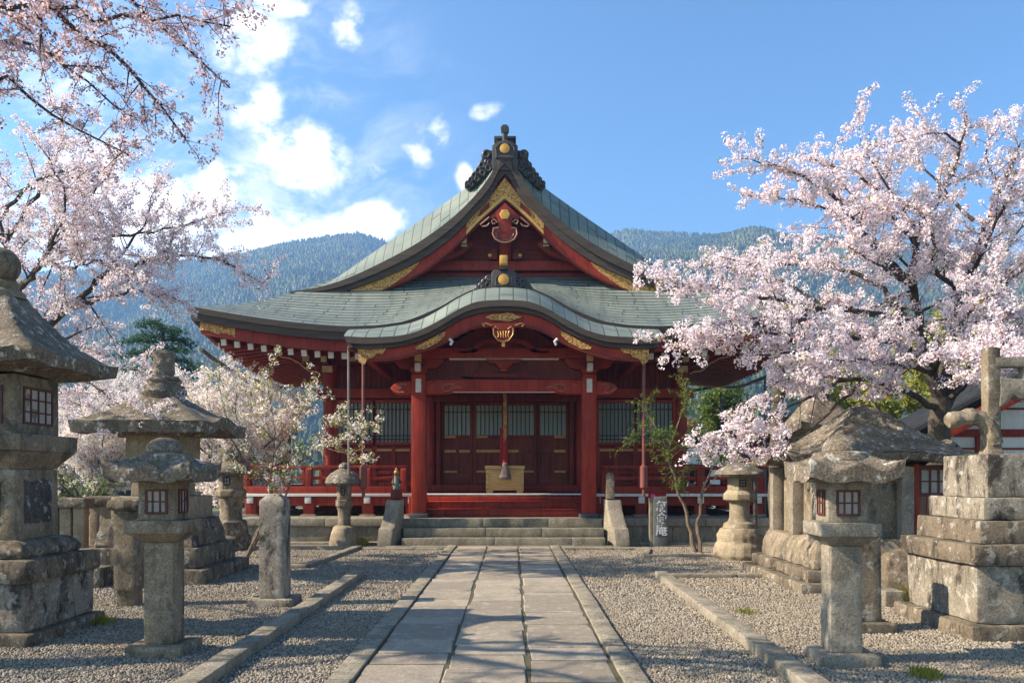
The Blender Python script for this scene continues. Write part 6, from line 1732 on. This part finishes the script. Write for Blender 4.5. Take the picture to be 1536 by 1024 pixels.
make_tree('young_tree', 'sparse young tree sharing the same foot as the leaning leafy one, nearly bare', 'young tree', P2, limbsG2, 62, bark='bark_pale',
          leaf='leaf_green', lf=(.2, 3, .06, .4, .024), side_step=.3, side_len=(.2, .5), twig_step=.2, twig_len=(.12, .25), up=.1, droop=.05, start=.6)

# ---- background trees
def crown_tree(name, label, cat, base, h, spread, seed, leaf, size=.10, group=None, bark='bark', flower=None, dens=1.0):
    rng = random.Random(seed)
    b = Vector(base)
    limbs = bushy(b + Vector((0, 0, h * .12)), h * .86, spread, 11, rng)
    return make_tree(name, label, cat, base, limbs, seed, group=group, bark=bark, leaf=leaf, lf=(.30, int(9 * dens), .24, .95, size),
                     trunk=[([b - Vector((0, 0, .1)), b + Vector((0, 0, h * .2)), b + Vector((.1, 0, h * .4))], [h * .028, h * .022, h * .014])],
                     side_step=.5, side_len=(h * .13, h * .26), twig_step=.4, twig_len=(.3, .7), up=.2, droop=.05, start=.25)
grp = 'trees beyond the shrine'
crown_tree('broadleaf_tree', 'yellow green spring tree behind the cherry trunk', 'tree', (14.5, 26, 0), 7.0, 2.6, 71, 'leaf_young', .10, grp)
crown_tree('broadleaf_tree', 'fresh green tree beyond the rear hipped lantern', 'tree', (10.6, 25, 0), 5.6, 2.2, 72, 'leaf_young', .10, grp)
crown_tree('broadleaf_tree', 'rust tinted bush beyond the far end of the platform', 'tree', (13.2, 50, 0), 6.2, 3.0, 73, 'leaf_rust', .11, grp)
crown_tree('broadleaf_tree', 'slim bright green tree beside the hall corner', 'tree', (10.2, 38, 0), 6.0, 1.2, 74, 'leaf_green', .10, grp)
crown_tree('broadleaf_tree', 'deep green tree behind the white side building', 'tree', (21, 34, 0), 9.0, 3.4, 75, 'leaf_green', .14, grp)
crown_tree('broadleaf_tree', 'olive green bush low behind the rust tinted bush', 'tree', (19.4, 58, 0), 6.0, 3.6, 76, 'leaf_green', .14, grp)
crown_tree('broadleaf_tree', 'dark green tree behind the white roofed house', 'tree', (-26, 46, 0), 7.5, 3.4, 77, 'leaf_dark', .15, grp)
crown_tree('broadleaf_tree', 'mid green tree between the pine and the hall', 'tree', (-16.5, 54, 0), 5.0, 2.6, 78, 'leaf_green', .15, grp)
crown_tree('broadleaf_tree', 'dark green tree far beyond the tallest lantern', 'tree', (-33, 50, 0), 10, 4.5, 79, 'leaf_dark', .18, grp)
crown_tree('broadleaf_tree', 'dark tree between the hall and the pale far house', 'tree', (26, 62, 0), 8, 4, 80, 'leaf_green', .16, grp)
crown_tree('hedge_bush', 'yellow green bush over the stone fence in front of the white roofed house', 'bush', (-13.2, 21.0, 0), 1.75, 1.1, 81, 'leaf_young', .05)
crown_tree('hedge_bush', 'green bush beside the stone fence nearer to the broad lantern', 'bush', (-11.6, 21.6, 0), 1.65, 1.0, 82, 'leaf_green', .05)

def pine():
    base = Vector((-13.6, 31, 0)); t = thing('pine_tree', 'dark green pine with layered flat boughs beyond the broad mossy lantern', 'pine tree', base)
    rng = random.Random(9); nrg = np.random.default_rng(9)
    MB().tube([(0, 0, -.05), (.1, 0, 2.4), (-.15, .1, 4.6), (.05, 0, 6.4), (0, 0, 7.4)], [.24, .2, .16, .10, .04], 10).build('trunk', M['bark'], t, rough=.03, seg=.2)
    mb = MB(); Cs, Ns = [], []
    for i in range(34):
        z = 2.6 + 4.8 * i / 33; L = (2.9 - (z - 2.6) * .36) * rng.uniform(.7, 1.05); a = i * 2.4 + rng.uniform(-.4, .4)
        d = Vector((math.cos(a), math.sin(a), .02)); pts = [Vector((0, 0, z)) + d * (L * q) + Vector((0, 0, .10 * math.sin(q * 3) - .18 * q * q)) for q in np.linspace(0, 1, 7)]
        mb.tube(pts, [.05 * (1 - .85 * k / 6) + .006 for k in range(7)], 5)
        for q in np.linspace(.2, 1, 15):
            p = Vector((0, 0, z)) + d * (L * q); wdt = .62 * (1.15 - q * .6)
            side = Vector((-d.y, d.x, 0))
            for k in range(22):
                o = side * rng.gauss(0, wdt * .55) + d * rng.gauss(0, .16) + Vector((0, 0, abs(rng.gauss(0, .09)) - .06 * abs(rng.gauss(0, 1)) + .10 * math.sin(q * 3) - .18 * q * q))
                Cs.append(p + o); Ns.append((rng.gauss(0, .8), rng.gauss(0, .8), 1))
    mb.build('branch', M['bark'], t)
    facets('foliage', np.array([tuple(c) for c in Cs]), np.array(Ns), .085 * nrg.uniform(.6, 1.3, len(Cs)), M['needle'], t, 4, .35, .28, rng=nrg)
pine()

# ---- small plants on the gravel
def tuft(label, loc, n, h, sp, seed, mat='leaf_young'):
    rng = random.Random(seed); t = thing('grass_tuft', label, 'grass tuft', loc)
    mb = MB()
    for i in range(n):
        a = rng.uniform(0, 6.28); r = sp * rng.random(); x, y = r * math.cos(a), r * math.sin(a); hh = h * rng.uniform(.5, 1); lx, ly = rng.gauss(0, hh * .35), rng.gauss(0, hh * .35); w = hh * .05 + .004
        mb.add([(x - w, y, 0), (x + w, y, 0), (x + lx * .5 + w * .7, y + ly * .5, hh * .65), (x + lx * .5 - w * .7, y + ly * .5, hh * .65), (x + lx, y + ly, hh)], [(0, 1, 2, 3), (3, 2, 4)])
    mb.build('blades', M[mat], t, smooth=False)
tuft('bright green grass tuft nearest the viewer on the sunlit gravel', (3.27, 6.3, .01), 160, .08, .13, 1)
tuft('tall green blades beside the small block at the pedestal foot', (4.95, 9.95, .01), 26, .28, .05, 2)
tuft('yellow green weed at the foot of the mushroom cap lantern', (-3.4, 18.05, .01), 90, .22, .13, 3)
tuft('dull green weed at the foot of the tallest lantern', (-4.38, 8.5, .01), 70, .12, .12, 4)
tuft('thin green weed against the kerb at the near bed', (2.7, 9.2, .01), 60, .06, .16, 5)

# ------------------------------------------------------------------ hills, forest, haze
def hills():
    keyx = [-3000, -900, -300, 0, 120, 240, 350, 430, 500, 535, 575, 640, 757, 860, 905, 940, 1000, 1060, 1130, 1220, 1350, 1536, 1900, 3000, 4600]
    keyy = [560, 420, 400, 410, 405, 395, 384, 363, 352, 348, 358, 392, 420, 372, 350, 342, 347, 350, 353, 349, 362, 385, 430, 520, 600]
    xs = np.linspace(-1500, 1500, 240); ys = np.concatenate([np.linspace(150, 1000, 70), np.linspace(1020, 1500, 12)])
    P = []
    for y in ys:
        row = []
        for x in xs:
            px = 768 + x / 1000 * FPX
            ridge = (712 - np.interp(px, keyx, keyy)) / FPX * 1000
            t = (y - 150) / 850
            if t <= 1: k = t ** 1.35
            else: k = 1 - (t - 1) * 1.1
            spur = mnoise.noise(Vector((x * .006, y * .0035, 3))) * 62 * math.sin(min(1, t) * math.pi) + mnoise.noise(Vector((x * .02, y * .012, 9))) * 16 * math.sin(min(1, t) * math.pi)
            row.append((x, y, ridge * k + spur * (.4 + t) - 1.0))
        P.append(row)
    mb = MB().grid(P)
    o = mb.build('hills', M['hill']); tag(o, kind='structure')
    f = scatter('hillside_forest', None, .075, 1.6, M['forest'], 5, kind='tree', base=o.data.copy(), tilt=.05)
    tag(f, 'dark wooded slopes covering the far hills', 'forest')
    # nearer wooded rise on both sides behind the shrine
hills()

def haze():
    mb = MB(); mb.box(-1700, 1700, -60, 1620, -1.5, 345)
    m = bpy.data.materials.new('haze_air'); m.use_nodes = True; nt = m.node_tree; nt.nodes.clear(); g = NT(nt)
    v = g.n('ShaderNodeVolumePrincipled'); v.inputs['Color'].default_value = (.32, .58, 1, 1); v.inputs['Density'].default_value = HAZE; v.inputs['Anisotropy'].default_value = .35
    out = g.n('ShaderNodeOutputMaterial'); nt.links.new(v.outputs[0], out.inputs['Volume'])
    o = mb.build('haze', m, smooth=False); tag(o, 'pale blue air between the shrine and the hills', 'haze', kind='stuff')
HAZE = .00056
haze()
SC.cycles.volume_bounces = 1
SC.cycles.max_bounces = 8; SC.cycles.diffuse_bounces = 4; SC.cycles.transmission_bounces = 6
SC.cycles.sample_clamp_indirect = 6
